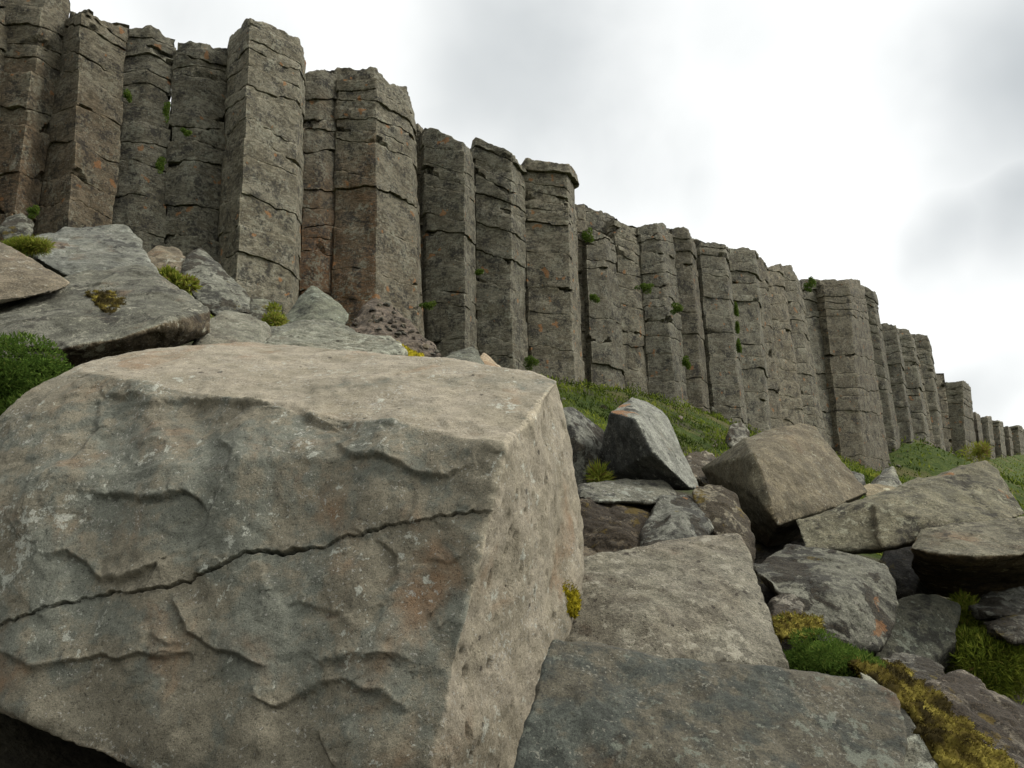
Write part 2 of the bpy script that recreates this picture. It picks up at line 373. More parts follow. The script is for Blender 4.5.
def hz(x, y, bz, o):
    z = PLAIN + (bz - PLAIN) * prof(o)
    for mx, my, h, r in MOUNDS: z = z + h * np.exp(-((x - mx) ** 2 + (y - my) ** 2) / (2 * r * r))
    P = np.stack([x, y, np.zeros_like(x)], 1)
    z = z + np.where(o > -0.5, 1, 0) * (fbm(P * 0.35, 3, 5) * 0.22 * np.clip(0.3 + np.abs(o) / 5, 0, 1) + fbm(P * 1.6, 3, 8) * 0.08)
    return z

def top_height():
    pts = [(-80, -50, 15.6), (60, -25, 16.8), (150, 8, 17.2), (250, 30, 18.3), (400, 100, 20.6), (540, 175, 24.4), (640, 232, 27.6), (740, 255, 31.4), (845, 292, 38.5), (892, 334, 43), (930, 350, 52), (960, 388, 63), (985, 425, 80), (1010, 434, 101), (1050, 438, 141), (1110, 440, 190)]
    q = np.array([un(*p) for p in pts]); return q
def build_ground():
    offs = np.concatenate([[-900, -300, -100, -40, -15, -6, -3, -1.75, -1.7], [-1.65, -0.8], np.arange(0, 20, 0.3), np.arange(20, 40, 1.5), [45, 55, 70, 100, 150, 250, 500, 1200]])
    n, k = len(CR), len(offs)
    X = CR[:, None, 0] + NRM[:, None, 0] * offs[None]; Y = CR[:, None, 1] + NRM[:, None, 1] * offs[None]
    bz = np.repeat(CR[:, 2][:, None], k, 1); O = np.repeat(offs[None], n, 0)
    Z = hz(X.ravel(), Y.ravel(), bz.ravel(), O.ravel()).reshape(n, k)
    tq = top_height()
    # height of the plateau along the cliff line
    j = [int(np.argmin(np.hypot(CR[:, 0] - q[0], CR[:, 1] - q[1]))) for q in tq]
    tz = np.interp(np.arange(n), j, tq[:, 2])
    for c in range(9):
        Z[:, c] = tz - 0.55 + np.clip(-offs[c] - 1.7, 0, 60) * -0.01
    V = np.stack([X.ravel(), Y.ravel(), Z.ravel()], 1)
    idx = np.arange(n * k).reshape(n, k)
    Fc = np.stack([idx[:-1, :-1], idx[1:, :-1], idx[1:, 1:], idx[:-1, 1:]], -1).reshape(-1, 4)
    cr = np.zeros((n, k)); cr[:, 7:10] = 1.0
    P = V * 0.5
    pat = sst(fbm(P, 4, 77).reshape(n, k), 0.18, 0.4) * 0.9
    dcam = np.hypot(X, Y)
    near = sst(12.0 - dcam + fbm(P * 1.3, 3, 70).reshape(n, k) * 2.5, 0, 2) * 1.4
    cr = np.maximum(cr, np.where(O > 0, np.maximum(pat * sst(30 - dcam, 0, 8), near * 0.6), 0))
    o = mesh_from('ground', V, Fc, MAT['ground'], origin=np.zeros(3), attrs={'crust': cr.ravel()})
    tag(o, kind='structure')
build_ground()

# ------------------------------------------------------------------ basalt columns
def column(corners, label, seed, group=None, tint=1.0, rust=0.0, cracks=None, slump=0.0, crackw=1.0, topcap=0.0):
    rng = np.random.RandomState(seed)
    B, T = [], []
    for (xt, yt, xb, yb, dd) in corners:
        xm = np.mean([q[2] for q in corners]); d = (dline(xb) if xm < 880 else dline(xm) * 0.8 + dline(xb) * 0.2) + dd
        b = un(xb, yb, d); ray = un(xt, yt, 1.0) - EYE
        hb = math.hypot(*(b - EYE)[:2]); k = hb / math.hypot(ray[0], ray[1])
        B.append(b); T.append(EYE + ray * k)
    B = np.array(B); T = np.array(T)
    # level the foot, run it on into the ground
    L = (T - B); H = L[:, 2].mean()
    zb = B[:, 2].mean() - 0.9
    B = T - L * ((T[:, 2] - zb) / L[:, 2])[:, None]
    i0 = int(np.argmin(np.hypot(CR[:, 0] - B[:, 0].mean(), CR[:, 1] - B[:, 1].mean())))
    back = -NRM[i0]; tang = tg[i0]
    wdt = np.linalg.norm((B[-1] - B[0])[:2]); dep = max(1.5, wdt * 0.9)
    def ext(Q):
        a = Q[-1].copy(); b = Q[0].copy(); m = Q.mean(0)
        a[:2] = a[:2] + back * dep * 0.75 - tang * 0.12 * wdt; b[:2] = b[:2] + back * dep * 0.75 + tang * 0.12 * wdt
        c = (a + b) / 2; c[:2] += back * dep * 0.3
        return np.vstack([Q, a, c, b])
    B = ext(B); T = ext(T)
    T[-3:, 2] = T[:-3, 2].mean() + rng.uniform(-.1, .1, 3)
    nE = len(B); dist = dline(corners[0][2]); res = max(0.04, dist / F * 1.7)
    Bp, Tp, corner = [], [], []
    nf = len(corners) - 1
    for i in range(nE):
        j = (i + 1) % nE
        ln = np.linalg.norm((B[j] - B[i])[:2])
        m = max(2, int(ln / (res if i < nf else res * 4)))
        for q in range(m):
            f = q / m
            Bp.append(B[i] * (1 - f) + B[j] * f); Tp.append(T[i] * (1 - f) + T[j] * f); corner.append(min(f, 1 - f) * ln)
    Bp = np.array(Bp); Tp = np.array(Tp); corner = np.array(corner); nP = len(Bp)
    cen = Bp.mean(0)
    out = np.roll(Bp, -1, 0) - np.roll(Bp, 1, 0); out = np.stack([out[:, 1], -out[:, 0]], 1)
    out /= np.linalg.norm(out, axis=1)[:, None] + 1e-9
    sgn = np.sign(((Bp - cen)[:, :2] * out).sum(1).mean()); out *= sgn
    Ht = (Tp[:, 2] - Bp[:, 2]).mean()
    # joints
    if cracks is None:
        t = [0.0]; 
        while True:
            frac = t[-1]
            st = rng.uniform(0.35, 1.25) if frac < 0.72 else rng.uniform(0.2, 0.6)
            nx = t[-1] + st / Ht
            if nx > 1 - 0.22 / Ht: break
            t.append(nx)
        cracks = t[1:]
    tk = [0.0] + list(cracks) + [1.0]
    W_ = 0.018 if dist < 25 else 0.024
    rows, inset, rid = [], [], []
    ang = np.arctan2((Bp - cen)[:, 1], (Bp - cen)[:, 0])
    def curve(k):
        if k == 0: return np.zeros(nP)
        r2 = np.random.RandomState(seed * 91 + k)
        amp = (0.11 if k < len(tk) - 1 else 0.16) / Ht
        P = np.stack([Bp[:, 0] * 1.1, Bp[:, 1] * 1.1, np.full(nP, k * 7.3)], 1)
        tilt = (np.cos(ang - r2.uniform(0, 6.28)) * r2.uniform(0, 0.8))
        g1 = gnoise(P * 1.1, seed + k) * 2.6; step = (np.floor(g1) + sst(g1 - np.floor(g1), 0.35, .65)) * 0.5
        jag = fbm(P * 6, 3, seed + k * 5) * 0.22
        return tk[k] + amp * (fbm(P, 3, seed + k * 3) * 0.45 + tilt + step + jag)
    cur = [curve(k) for k in range(len(tk))]
    for k in range(1, len(cur)):
        cur[k] = np.maximum(cur[k], cur[k - 1] + 0.08 / Ht)
    for k in range(len(tk) - 1):
        r2 = np.random.RandomState(seed * 57 + k)
        lo, hi = cur[k], cur[k + 1]
        mag = 0.013 if k < len(tk) - 2 else 0.04
        shift = r2.normal(0, mag * 1.5, 2); grow = r2.normal(0, mag * 0.8)
        wv = W_ * crackw * (0.25 + 1.2 * r2.rand() ** 1.5)
        wl = wv / Ht * np.clip(0.55 + 1.1 * gnoise(np.stack([Bp[:, 0] * 1.7, Bp[:, 1] * 1.7, np.full(nP, k * 3.1)], 1), seed), 0.02, 2.2)
        sp = np.mean(hi - lo) * Ht
        m = max(3, int(sp / (res * 1.6)))
        fr = np.linspace(0, 1, m)
        edge = []
        fr = np.concatenate([[0, 0.0], [0.025], fr[1:-1], [0.975], [1.0, 1.0]])
        for q, f in enumerate(fr):
            tt = (lo + wl) * (1 - f) + (hi - (wl if k < len(tk) - 2 else 0)) * f
            if q == 0: ins = 0.2 if k > 0 else 0.0
            elif q == len(fr) - 1: ins = 0.16 if k < len(tk) - 2 else 0.10
            elif q == 1 or q == len(fr) - 2: ins = 0.006
            else: ins = 0.0
            rows.append(tt); inset.append(ins); rid.append((k, shift, grow, f))
    # small missing blocks above or below a joint
    spalls = []
    for _ in range(rng.randint(3, 8)):
        k = rng.randint(1, max(2, len(tk) - 1)); ci = rng.randint(0, nf * 1) + 0
        cpos = B[rng.randint(0, nf + 1)]
        spalls.append((k, cpos[:2], rng.uniform(0.15, 0.45), rng.uniform(0.08, 0.35), rng.choice([-1, 1]), rng.uniform(0.08, 0.22)))
    rows = np.array(rows); nR = len(rows)
    V = np.zeros((nR, nP, 3))
    for r in range(nR):
        t = rows[r][:, None]
        Pp = Bp * (1 - t) + Tp * t
        k, shift, grow, f = rid[r]
        Pp[:, :2] += shift + out * grow
        V[r] = Pp
    flat = V.reshape(-1, 3)
    o2 = np.tile(out, (nR, 1)); ins = np.repeat(np.array(inset), nP)
    kk = np.repeat(np.array([q[0] for q in rid]), nP); cflat = np.tile(corner, nR)
    st = np.stack([flat[:, 0], flat[:, 1], flat[:, 2] * 0.8 + kk * 3.7], 1)
    dsp = fbm(st * 1.1, 2, seed) * 0.045 + fbm(st * 4.5, 4, seed + 5) * 0.020 + fbm(np.stack([st[:, 0] * 3, st[:, 1] * 3, st[:, 2] * 14], 1), 3, seed + 9) * 0.012
    chip = sst(0.10 - cflat + fbm(st * 5, 3, seed + 3) * 0.06, 0, 0.10)
    dsp -= chip * 0.012
    tflat = rows.ravel()
    for (k, c2, ws, hs, sd, dp) in spalls:
        ck = np.tile(cur[min(k, len(cur) - 1)], nR); dz = (tflat - ck) * Ht * sd
        ds = np.hypot(flat[:, 0] - c2[0], flat[:, 1] - c2[1])
        dsp -= dp * sst(1 - ds / ws - dz / hs, 0, 0.12) * (dz > -0.02) * ((kk >= k) if sd > 0 else (kk < k))
    # crumbling head of the column
    hd = sst(tflat, 1 - 0.45 / Ht, 1.0)
    dsp -= hd * (0.02 + 0.12 * np.clip(fbm(st * 2.5, 3, seed + 21), 0, 1))
    if slump: dsp -= slump * hd
    flat[:, :2] += o2 * (dsp - ins)[:, None]
    V = flat.reshape(nR, nP, 3)
    # roughen the top rim
    rim = V[-2:, :, 2]
    # closing cap
    topc = V[-1].mean(0); capn = []
    prev = V[-1]
    for f in (0.72, 0.4, 0.05):
        ring = topc + (prev * 0 + V[-1] - topc) * f
        ring[:, 2] = V[-1][:, 2] * f + topc[2] * (1 - f) + 0.05 + fbm(ring * 2, 3, seed + 4) * 0.10
        capn.append(ring)
    V = np.concatenate([V, np.array(capn)], 0); nR = len(V)
    idx = np.arange(nR * nP).reshape(nR, nP); nx = np.roll(idx, -1, 1)
    Fc = np.stack([idx[:-1], nx[:-1], nx[1:], idx[1:]], -1).reshape(-1, 4)
    if sgn < 0: Fc = Fc[:, ::-1]
    P = V.reshape(-1, 3)
    hfrac = (P[:, 2] - P[:, 2].min()) / (np.ptp(P[:, 2]))
    ox = np.tile(out[:, 0], nR); cr = (1 - (0.85 if rust == 0.9 else 0.0) * sst(ox, 0.1, 0.4)) * np.clip(rust * sst(0.85 - hfrac + fbm(P * 0.9, 3, seed + 31) * 0.3, 0, 0.6), 0, 1)
    o = mesh_from('basalt_column', P, Fc, MAT['column'], smooth=True, attrs={'crust': cr})
    me = o.data
    me.shade_smooth(); 
    try: me.set_sharp_from_angle(angle=R(38))
    except Exception: pass
    g = 0.92 + 0.16 * rng.rand(); w = rng.uniform(-0.03, 0.03)
    g *= 0.76 if dist > 24.5 else 0.81
    o.color = (tint * g * (1.01 + w), tint * g, tint * g * (0.97 - w), 1)
    tag(o, label, 'basalt column', group or 'basalt columns of the cliff', 'thing')
    return o

COLS = [
 ([(-80,-30,-115,235,.3),(-40,-25,-75,235,-.2),(12,-16,-2,240,.25)], 'broad basalt column cut off by the left edge of the photo', .95, .5),
 ([(3,-12,-12,240,.3),(45,-8,10,240,-.15),(73,5,34,242,.35)], 'wide flat-faced column with a rusty foot in the top left corner', 1.0, .6),
 ([(62,8,28,243,.5),(82,2,68,250,-.35),(128,30,112,255,.3)], 'leaning column with a deep notch near its foot, second whole one from the left', .95, .3),
 ([(119,28,106,255,.5),(150,24,138,260,.3),(176,36,163,262,.5)], 'recessed blocky column with pale square block and green tufts on its right', .95, 0),
 ([(175,38,162,263,.45),(200,38,190,268,.2),(229,43,219,274,.5)], 'narrow cracked column directly left of the tallest pillar', .88, 0),
 ([(228,32,218,292,.3),(250,14,237,296,-.6),(300,36,292,306,-.45),(306,52,300,306,.2)], 'tallest pale pillar with rounded stacked top and orange lichen spots', 1.28, 0),
 ([(305,66,299,318,.7),(322,63,318,318,.5),(340,66,333,320,.7)], 'thin recessed column with reddish brown foot right of the tallest pillar', .85, 1.0),
 ([(338,64,331,330,.5),(376,66,377,345,-.6),(409,86,420,352,-.3),(414,100,426,355,.3)], 'massive column with rust brown left face and pale right face', 1.12, .9),
 ([(411,125,423,358,.8),(420,122,430,360,.6),(428,130,436,362,.9)], 'sliver of a column squeezed behind the massive rust-faced one', .9, 0),
 ([(424,128,428,370,.3),(465,138,465,376,-.35),(475,150,477,380,.2)], 'straight column beside the dark vertical cleft with a green tuft', .98, 0),
 ([(475,140,477,380,.4),(511,157,512,384,-.15),(525,168,528,386,.4)], 'column capped by an overhanging slab with green tuft on its face', 1.0, 0),
 ([(524,160,530,388,.2),(567,165,574,390,-.45),(575,178,584,392,.1)], 'thick column with flat broken cap at the head of the grassy bank', 1.05, 0),
 ([(575,205,583,392,.6),(588,208,594,394,.6)], 'sliver of a column between the thick capped column and the broken one', .95, 0),
 ([(583,204,590,394,1.3),(600,207,606,394,1.2),(616,217,624,398,1.2)], 'rubble-topped column set back behind the broken short column', .9, 0),
 ([(586,233,592,392,.3),(605,233,612,396,0),(615,240,628,396,.3)], 'short broken column with darker foot and green growth on its top', .92, 0),
 ([(613,215,626,398,.4),(628,222,642,402,.1),(640,228,652,403,.4)], 'smooth pale column right of the short broken one', 1.12, .0),
 ([(640,226,649,403,.2),(659,224,677,408,-.3),(674,230,690,412,.3)], 'column with a notched shoulder and pale right face above the grassy bank', 1.0, 0),
 ([(673,230,686,410,.3),(690,231,704,414,-.1),(695,240,711,416,.3)], 'dark narrow column with green tufts right of the notched one', .92, 0),
 ([(692,236,708,416,.7),(700,238,716,418,.7)], 'thin strip of column set back between two darker columns', 1.05, 0),
 ([(699,240,714,426,.3),(724,242,743,430,-.2),(728,246,748,432,.2)], 'column left of the long green-filled vertical crack', .95, 0),
 ([(727,245,747,434,.2),(754,246,769,438,-.25),(757,255,773,440,.2)], 'column right of the long green-filled vertical crack', 1.02, 0),
 ([(755,258,772,442,.4),(762,258,780,443,.2),(766,263,785,444,.3)], 'thin column just right of the pair split by the green crack', 1.06, 0),
 ([(764,264,784,446,.3),(781,266,806,450,-.1),(783,270,808,450,.2)], 'pale many-jointed column midway along the cliff, left of its pale twin', 1.1, 0),
 ([(781,267,806,452,.3),(795,268,822,456,-.1),(800,278,830,458,.3)], 'pale many-jointed column with a rugged leaning right edge', 1.12, 0),
 ([(799,278,826,458,.9),(812,277,836,460,.8),(826,282,845,462,.9)], 'recessed grass-topped column left of the big dark pillar', .92, 0),
 ([(822,277,842,466,.3),(848,276,865,472,-.6),(863,280,892,476,-.2)], 'big dark pillar with jutting cap standing forward over the tan boulder', .95, 0),
 ([(861,285,889,478,.1),(872,290,902,484,-.2),(876,296,908,484,.3)], 'slanting column leaning against the right side of the big dark pillar', .92, 0),
 ([(880,326,893,452,.3),(896,324,913,452,-.3),(899,330,916,454,.3)], 'first column beyond the drop in the skyline, with a tilted cap', .95, 0),
 ([(897,329,914,456,.2),(911,330,929,457,-.2),(914,336,933,458,.3)], 'second column beyond the drop in the skyline', 1.0, 0),
 ([(912,340,931,458,.5),(917,345,938,460,.5)], 'thin strip of column between the two flat-topped distant ones', 1.05, 0),
 ([(915,333,930,462,.2),(928,333,944,464,-.2),(931,343,948,464,.3)], 'square-topped slanting column before the lower distant steps', 1.0, 0),
 ([(932,374,944,468,.3),(944,374,955,468,0)], 'narrow flat-topped column left of the dark distant block', .85, 0),
 ([(946,382,951,466,.2),(962,380,967,466,-.9),(970,386,979,466,0)], 'dark distant block of a column with a lit right edge', .9, 0),
]
for i, (c, lab, tint, rust) in enumerate(COLS):
    if i >= 9: c = [(a, b, e, f, g * (1.9 if g < 0.25 else 1.2)) for a, b, e, f, g in c]
    column(c, lab, 101 + i * 7, tint=tint, rust=rust, topcap=0)
xs = [970, 981, 992, 1003, 1011, 1023, 1034, 1050, 1072]
ys = [414, 417, 421, 427, 426, 429, 428, 431, 431]
for i in range(len(xs) - 1):
    a, b = xs[i], xs[i + 1]
    column([(a, ys[i], a + 4, 462, .3), ((a + b) / 2 + 1, ys[i] - 1, (a + b) / 2 + 5, 462, -1.6), (b, ys[i] + 1, b + 4, 462, .3)],
           'small far column in the last low stretch of cliff at the right', 801 + i * 3, group='small far columns at the right end of the cliff', tint=.85 + .15 * (i % 3))

# ------------------------------------------------------------------ boulders
def hull_mesh(parts):
    bm = bmesh.new()
    for pts in parts:
        b = bmesh.new()
        for p in pts: b.verts.new(p)
        r = bmesh.ops.convex_hull(b, input=b.verts)
        bmesh.ops.delete(b, geom=[v for v in b.verts if not v.link_faces], context='VERTS')
        bmesh.ops.recalc_face_normals(b, faces=b.faces)
        me = bpy.data.meshes.new('tmp'); b.to_mesh(me); b.free(); bm.from_mesh(me); bpy.data.meshes.remove(me)
    return bm
def remesh(bm, vox):
    me = bpy.data.meshes.new('tmp'); bm.to_mesh(me); bm.free()
    o = bpy.data.objects.new('tmp', me); COL.objects.link(o)
    md = o.modifiers.new('r', 'REMESH'); md.mode = 'VOXEL'; md.voxel_size = vox
    dg = bpy.context.evaluated_depsgraph_get(); ev = o.evaluated_get(dg); m2 = ev.to_mesh()
    V = np.zeros(len(m2.vertices) * 3); m2.vertices.foreach_get('co', V)
    N = np.zeros(len(m2.vertices) * 3); m2.vertices.foreach_get('normal', N)
    Fq = np.array([tuple(p.vertices) if len(p.vertices) == 4 else tuple(p.vertices) + (p.vertices[-1],) for p in m2.polygons])
    ev.to_mesh_clear(); bpy.data.objects.remove(o); bpy.data.meshes.remove(me)
    return V.reshape(-1, 3), N.reshape(-1, 3), Fq
def solid(front, thick, shrink=0.78, drop=0.12):
    P = [un(*p[:3]) for p in front]; c = sum(P) / len(P); out = list(P)
    for p in front:
        q = un(p[0], p[1], p[2] + thick); 
        cc = un(*proj(c)[:2], p[2] + thick)
        q = cc + (q - cc) * shrink; q[2] -= drop * thick; out.append(q)
    return out
def rock(name, label, fronts, thick, mat, vox, seed, cat='boulder', amp=1.0, cuts=10, cut=0.05, tint=(1, 1, 1), group=None, crust_dir=(0.3, -0.2, 0.9), crust=0.7, strata=0.0, shape=None, pre=None, edge=None, shrink=0.78, parent=None, fine=1.0, tri=None):
    if not isinstance(fronts[0], list): fronts = [fronts]
    th = thick if isinstance(thick, (list, tuple)) else [thick] * len(fronts)
    bm = hull_mesh([solid(f, t, shrink) for f, t in zip(fronts, th)])
    V, N, Fq = remesh(bm, vox)
    rng = np.random.RandomState(seed)
    size = np.ptp(V, axis=0).mean(); cen = V.mean(0)
    if pre is not None: V, N, Fq = pre(V, N, Fq)
    N0 = N.copy()
    for _ in range(cuts):
        n = rng.normal(size=3); n /= np.linalg.norm(n)
        pr = (V - cen) @ n; mx = pr.max()
        off = mx - size * cut * rng.uniform(0.4, 1.6)
        off = off + fbm(V / size * 4, 3, seed + 3) * size * 0.02
        V = V - n[None] * np.maximum(pr - off, 0)[:, None] * 0.9
    q = V / size
    # waviness, conchoidal scoops, ledges and grain
    d = fbm(q * 2.2, 3, seed) * 0.022 * size * amp
    rd = np.clip(ridged(q * 3.1 + fbm(q * 2, 2, seed + 8)[:, None] * 0.3, 3, seed + 11), -1, 1)
    d += rd * 0.010 * size * amp
    g = fbm(q * 3.5, 2, seed + 40) * 2.2; d += (np.floor(g) + sst(g - np.floor(g), 0.0, 0.09)) * (0.0035 if name == 'giant_boulder' else 0.008) * size * amp
    d += fbm(V * 5.0, 4, seed + 21) * 0.010 * fine
    d += fbm(V * 22.0, 3, seed + 25, 0.6) * 0.0035 * fine
    if strata:
        ax = np.array([0.25, 0.1, 1.0]); ax /= np.linalg.norm(ax)
        h = (V @ ax) * 9 / strata + fbm(V * 1.5, 3, seed + 6) * 1.2
        fr = h - np.floor(h); d += (sst(fr, 0, 0.25) - sst(fr, 0.75, 1.0)) * 0.03 * strata * (0.5 + gnoise(np.stack([np.floor(h), V[:, 0] * 2, V[:, 1] * 2], 1), seed))
    if shape is not None: d = d + shape(V, N0)
    V = V + N0 * d[:, None]
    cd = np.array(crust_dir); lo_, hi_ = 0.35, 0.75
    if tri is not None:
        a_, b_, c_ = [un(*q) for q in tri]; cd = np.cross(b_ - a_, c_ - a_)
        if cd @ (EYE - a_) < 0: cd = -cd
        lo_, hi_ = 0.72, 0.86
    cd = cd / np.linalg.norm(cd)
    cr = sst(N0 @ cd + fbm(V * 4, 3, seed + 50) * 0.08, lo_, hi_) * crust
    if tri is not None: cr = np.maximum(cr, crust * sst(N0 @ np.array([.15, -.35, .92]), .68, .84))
    if edge is not None: cr = edge(V, N0)
    o = mesh_from(name, V, Fq, mat, attrs={'crust': cr}, parent=parent)
    kt = 1.0 if name == 'giant_boulder' else 0.84
    o.color = (tint[0] * kt, tint[1] * kt, tint[2] * kt, 1)
    if parent is None: tag(o, label, cat, group)
    return o

# signed ledges and cracks laid out over the face of the giant boulder
def pl_dist(x, y, pl):
    best = np.full(len(x), 1e9); side = np.zeros(len(x)); tt = np.zeros(len(x))
    n = len(pl) - 1
    for i in range(n):
        ax, ay = pl[i]; bx, by = pl[i + 1]; ex, ey = bx - ax, by - ay; L = ex * ex + ey * ey
        t = np.clip(((x - ax) * ex + (y - ay) * ey) / L, 0, 1)
        dx, dy = x - ax - t * ex, y - ay - t * ey; dd = np.hypot(dx, dy); m = dd < best
        best[m] = dd[m]; side[m] = np.sign(ex * dy - ey * dx)[m]; tt[m] = ((i + t) / n)[m]
    return best, side, tt
CRACK = [(-30, 632), (0, 625), (25, 617), (55, 606), (80, 597), (125, 592), (167, 588), (197, 575), (225, 563), (260, 553), (290, 551), (310, 549), (340, 540), (370, 533), (410, 523), (445, 516), (482, 514), (500, 516)]
LEDGES = [  # polyline, height in m, reach in px; the lower side is on the right hand of the walk (image y down: side>0)
 ([(64, 484), (90, 487), (110, 492), (150, 495), (187, 491), (205, 506), (214, 514)], 0.045, 30),
 ([(216, 425), (222, 440), (238, 455), (228, 480), (217, 507), (208, 535), (197, 573)], 0.032, 34),
 ([(33, 547), (52, 552), (70, 550), (84, 560), (97, 574), (127, 575), (163, 562), (167, 587)], 0.050, 30),
 ([(95, 392), (102, 402), (96, 425), (70, 460), (30, 480), (24, 520), (40, 545)], 0.022, 40),
 ([(190, 412), (222, 413), (240, 410)], 0.018, 16),
 ([(332, 428), (340, 440), (355, 455), (377, 456), (395, 462), (413, 469), (447, 474), (463, 465), (500, 459)], 0.042, 34),
 ([(370, 535), (385, 545), (397, 555), (398, 574), (392, 590), (384, 606)], 0.022, 26),
 ([(174, 590), (182, 608), (190, 630), (214, 646), (254, 660), (276, 668)], 0.045, 30),
 ([(-20, 640), (0, 646), (33, 664), (70, 657), (110, 655), (153, 656), (177, 652), (215, 655)], 0.034, 26),
 ([(247, 689), (262, 698), (277, 705), (292, 698), (310, 688), (342, 680)], 0.028, 24),
 ([(296, 668), (330, 656), (360, 652), (400, 656), (425, 664)], 0.028, 30),
 ([(300, 689), (322, 680), (343, 677), (367, 687), (385, 690), (397, 700), (427, 727)], 0.040, 34),
 ([(320, 726), (322, 740), (332, 756), (345, 775)], 0.028, 22),
 ([(270, 610), (300, 600), (345, 612), (360, 630)], 0.014, 26),
 ([(420, 560), (450, 560), (468, 555)], 0.014, 20),
 ([(98, 381), (108, 392), (150, 399), (200, 397), (245, 401), (300, 407), (335, 420), (352, 434)], 0.045, 36),
 ([(378, 432), (400, 425), (440, 423), (480, 428), (503, 440)], 0.035, 26),
 ([(0, 505), (14, 520), (30, 545)], 0.02, 26),
 ([(150, 628), (170, 640), (200, 640)], 0.016, 22),
 ([(260, 560), (268, 590), (262, 620)], 0.014, 24),
 ([(425, 590), (432, 610), (445, 640)], 0.012, 30),
]
def hero_pre(V, N, Fq):
    me = bpy.data.meshes.new('t'); 
    me.from_pydata([tuple(v) for v in V], [], [tuple(f) if f[2] != f[3] else tuple(f[:3]) for f in Fq]); 
    x, y, z = proj(V)
    fr = (N @ np.array(HERO_FN)) > 0.75
    near = np.full(len(V), 1e9)
    b, s, t = pl_dist(x, y, CRACK); near = np.minimum(near, b / 7)
    for pl, h, rch in LEDGES:
        b, s, t = pl_dist(x, y, pl); near = np.minimum(near, b / 7)
    sel = set(np.nonzero((near < 1) & fr)[0].tolist())
    bm = bmesh.new(); bm.from_mesh(me); bm.verts.ensure_lookup_table()
    ed = [e for e in bm.edges if e.verts[0].index in sel and e.verts[1].index in sel]
    bmesh.ops.subdivide_edges(bm, edges=ed, cuts=2, use_grid_fill=True)
    bmesh.ops.triangulate(bm, faces=[f for f in bm.faces if len(f.verts) > 4])
    bm.normal_update(); bm.verts.index_update()
    V2 = np.array([v.co[:] for v in bm.verts]); N2 = np.array([v.normal[:] for v in bm.verts])
    F2 = np.array([[v.index for v in f.verts] if len(f.verts) == 4 else [v.index for v in f.verts] + [f.verts[-1].index] for f in bm.faces])
    bm.free(); bpy.data.meshes.remove(me)
    return V2, N2, F2
_a = un(505, 447, 3.0); _b = un(428, 800, 2.5); _c = un(-40, 560, 3.15)
HERO_FN = np.cross(_b - _a, _c - _a); HERO_FN /= np.linalg.norm(HERO_FN)
if HERO_FN[1] > 0: HERO_FN = -HERO_FN
def hero_shape(V, N):
    x, y, z = proj(V)
    fm = sst(N @ HERO_FN, 0.55, 0.8)
    wx = fbm(V * 9, 3, 91) * 3.0; wy = fbm(V * 9, 3, 92) * 3.0
    X, Y = x + wx * 1.3, y + wy * 1.3
    d = np.zeros(len(V))
    for pl, h, rch in LEDGES:
        b, s, t = pl_dist(X, Y, pl)
        end = sst(t, 0.0, 0.28) * sst(1 - t, 0.0, 0.28)
        wob = 0.6 + 0.5 * gnoise(V * 6, 60)
        tw = 3 + 7 * np.clip(0.5 + gnoise(V * 4, 63), 0, 1)
        d -= np.where(s > 0, 0.62 * h * np.clip(wob, .05, 1.2) * np.exp(-b / rch) * sst(b, 0, tw), 0) * end
        d += np.where(s <= 0, h * 0.35 * np.exp(-b / 22), h * 0.35 * (1 - sst(b, 0, tw))) * end
    X2, Y2 = x + wx * 0.9, y + wy * 0.9 + gnoise(V * 30, 67) * 3.0 + gnoise(V * 9, 62) * 4
    b, s, t = pl_dist(X2, Y2, CRACK)
    wid = 0.45 + 1.9 * np.exp(-((x - 293) / 18) ** 2) + 1.2 * np.exp(-((x - 237) / 14) ** 2) + 0.8 * np.exp(-((x - 172) / 12) ** 2) + 1.2 * gnoise(V * 10, 61)
    wid = np.maximum(wid, 0.3)
    d -= 0.05 * np.clip(wid, 0.3, 1.2) * (1 - sst(b, wid * 0.5, wid * 1.15 + .3)) * sst(1.02 - t, 0, .06)
    d += np.where(s > 0, -0.010, 0.004) * np.exp(-b / 25)
    # shallow upright flutes on the broken face
    d += fbm(V * 3.2, 3, 68) * 0.010
    gg = fbm(V * 2.6, 3, 69) * 3.0; d += (np.floor(gg) + sst(gg - np.floor(gg), 0, 0.10)) * 0.006
    d += 0.014 * np.sin(x * 0.055 + 2.5 * gnoise(V * 1.6, 66)) * fm
    d *= fm
    # pocks down the right hand face
    rm = 1 - sst(N @ HERO_FN, 0.3, 0.6)
    pk = gnoise(V * np.array([26, 26, 14]), 71)
    d -= rm * 0.014 * sst(pk, 0.42, 0.6)
    d += rm * fbm(V * 3, 4, 72) * 0.02
    return d
def hero_edge(V, N):
    n = N @ HERO_FN + fbm(V * 3, 3, 19) * 0.10
    c = 1 - sst(n, 0.62, 0.86)
    return np.clip(c * 1.25, 0, 1)
HERO = [[(-60, 480, 3.35), (0, 442, 3.55), (30, 396, 3.8), (75, 371, 4.0), (505, 447, 3.0), (497, 490, 2.95), (487, 540, 2.86), (462, 600, 2.76), (446, 660, 2.68), (428, 768, 2.52), (418, 830, 2.46),
         (-60, 690, 2.95), (0, 706, 2.86), (62, 727, 2.8), (172, 768, 2.7), (230, 800, 2.62),
         (90, 366, 4.3), (180, 349, 4.6), (250, 341, 4.9), (350, 350, 4.9), (420, 363, 4.7), (475, 376, 4.35), (530, 380, 4.0), (560, 378, 3.85),
         (573, 450, 3.85), (583, 550, 3.8), (588, 640, 3.75), (575, 760, 3.5), (540, 840, 3.2), (300, 372, 4.2), (100, 378, 3.75), (200, 402, 3.55), (300, 412, 3.4)]]
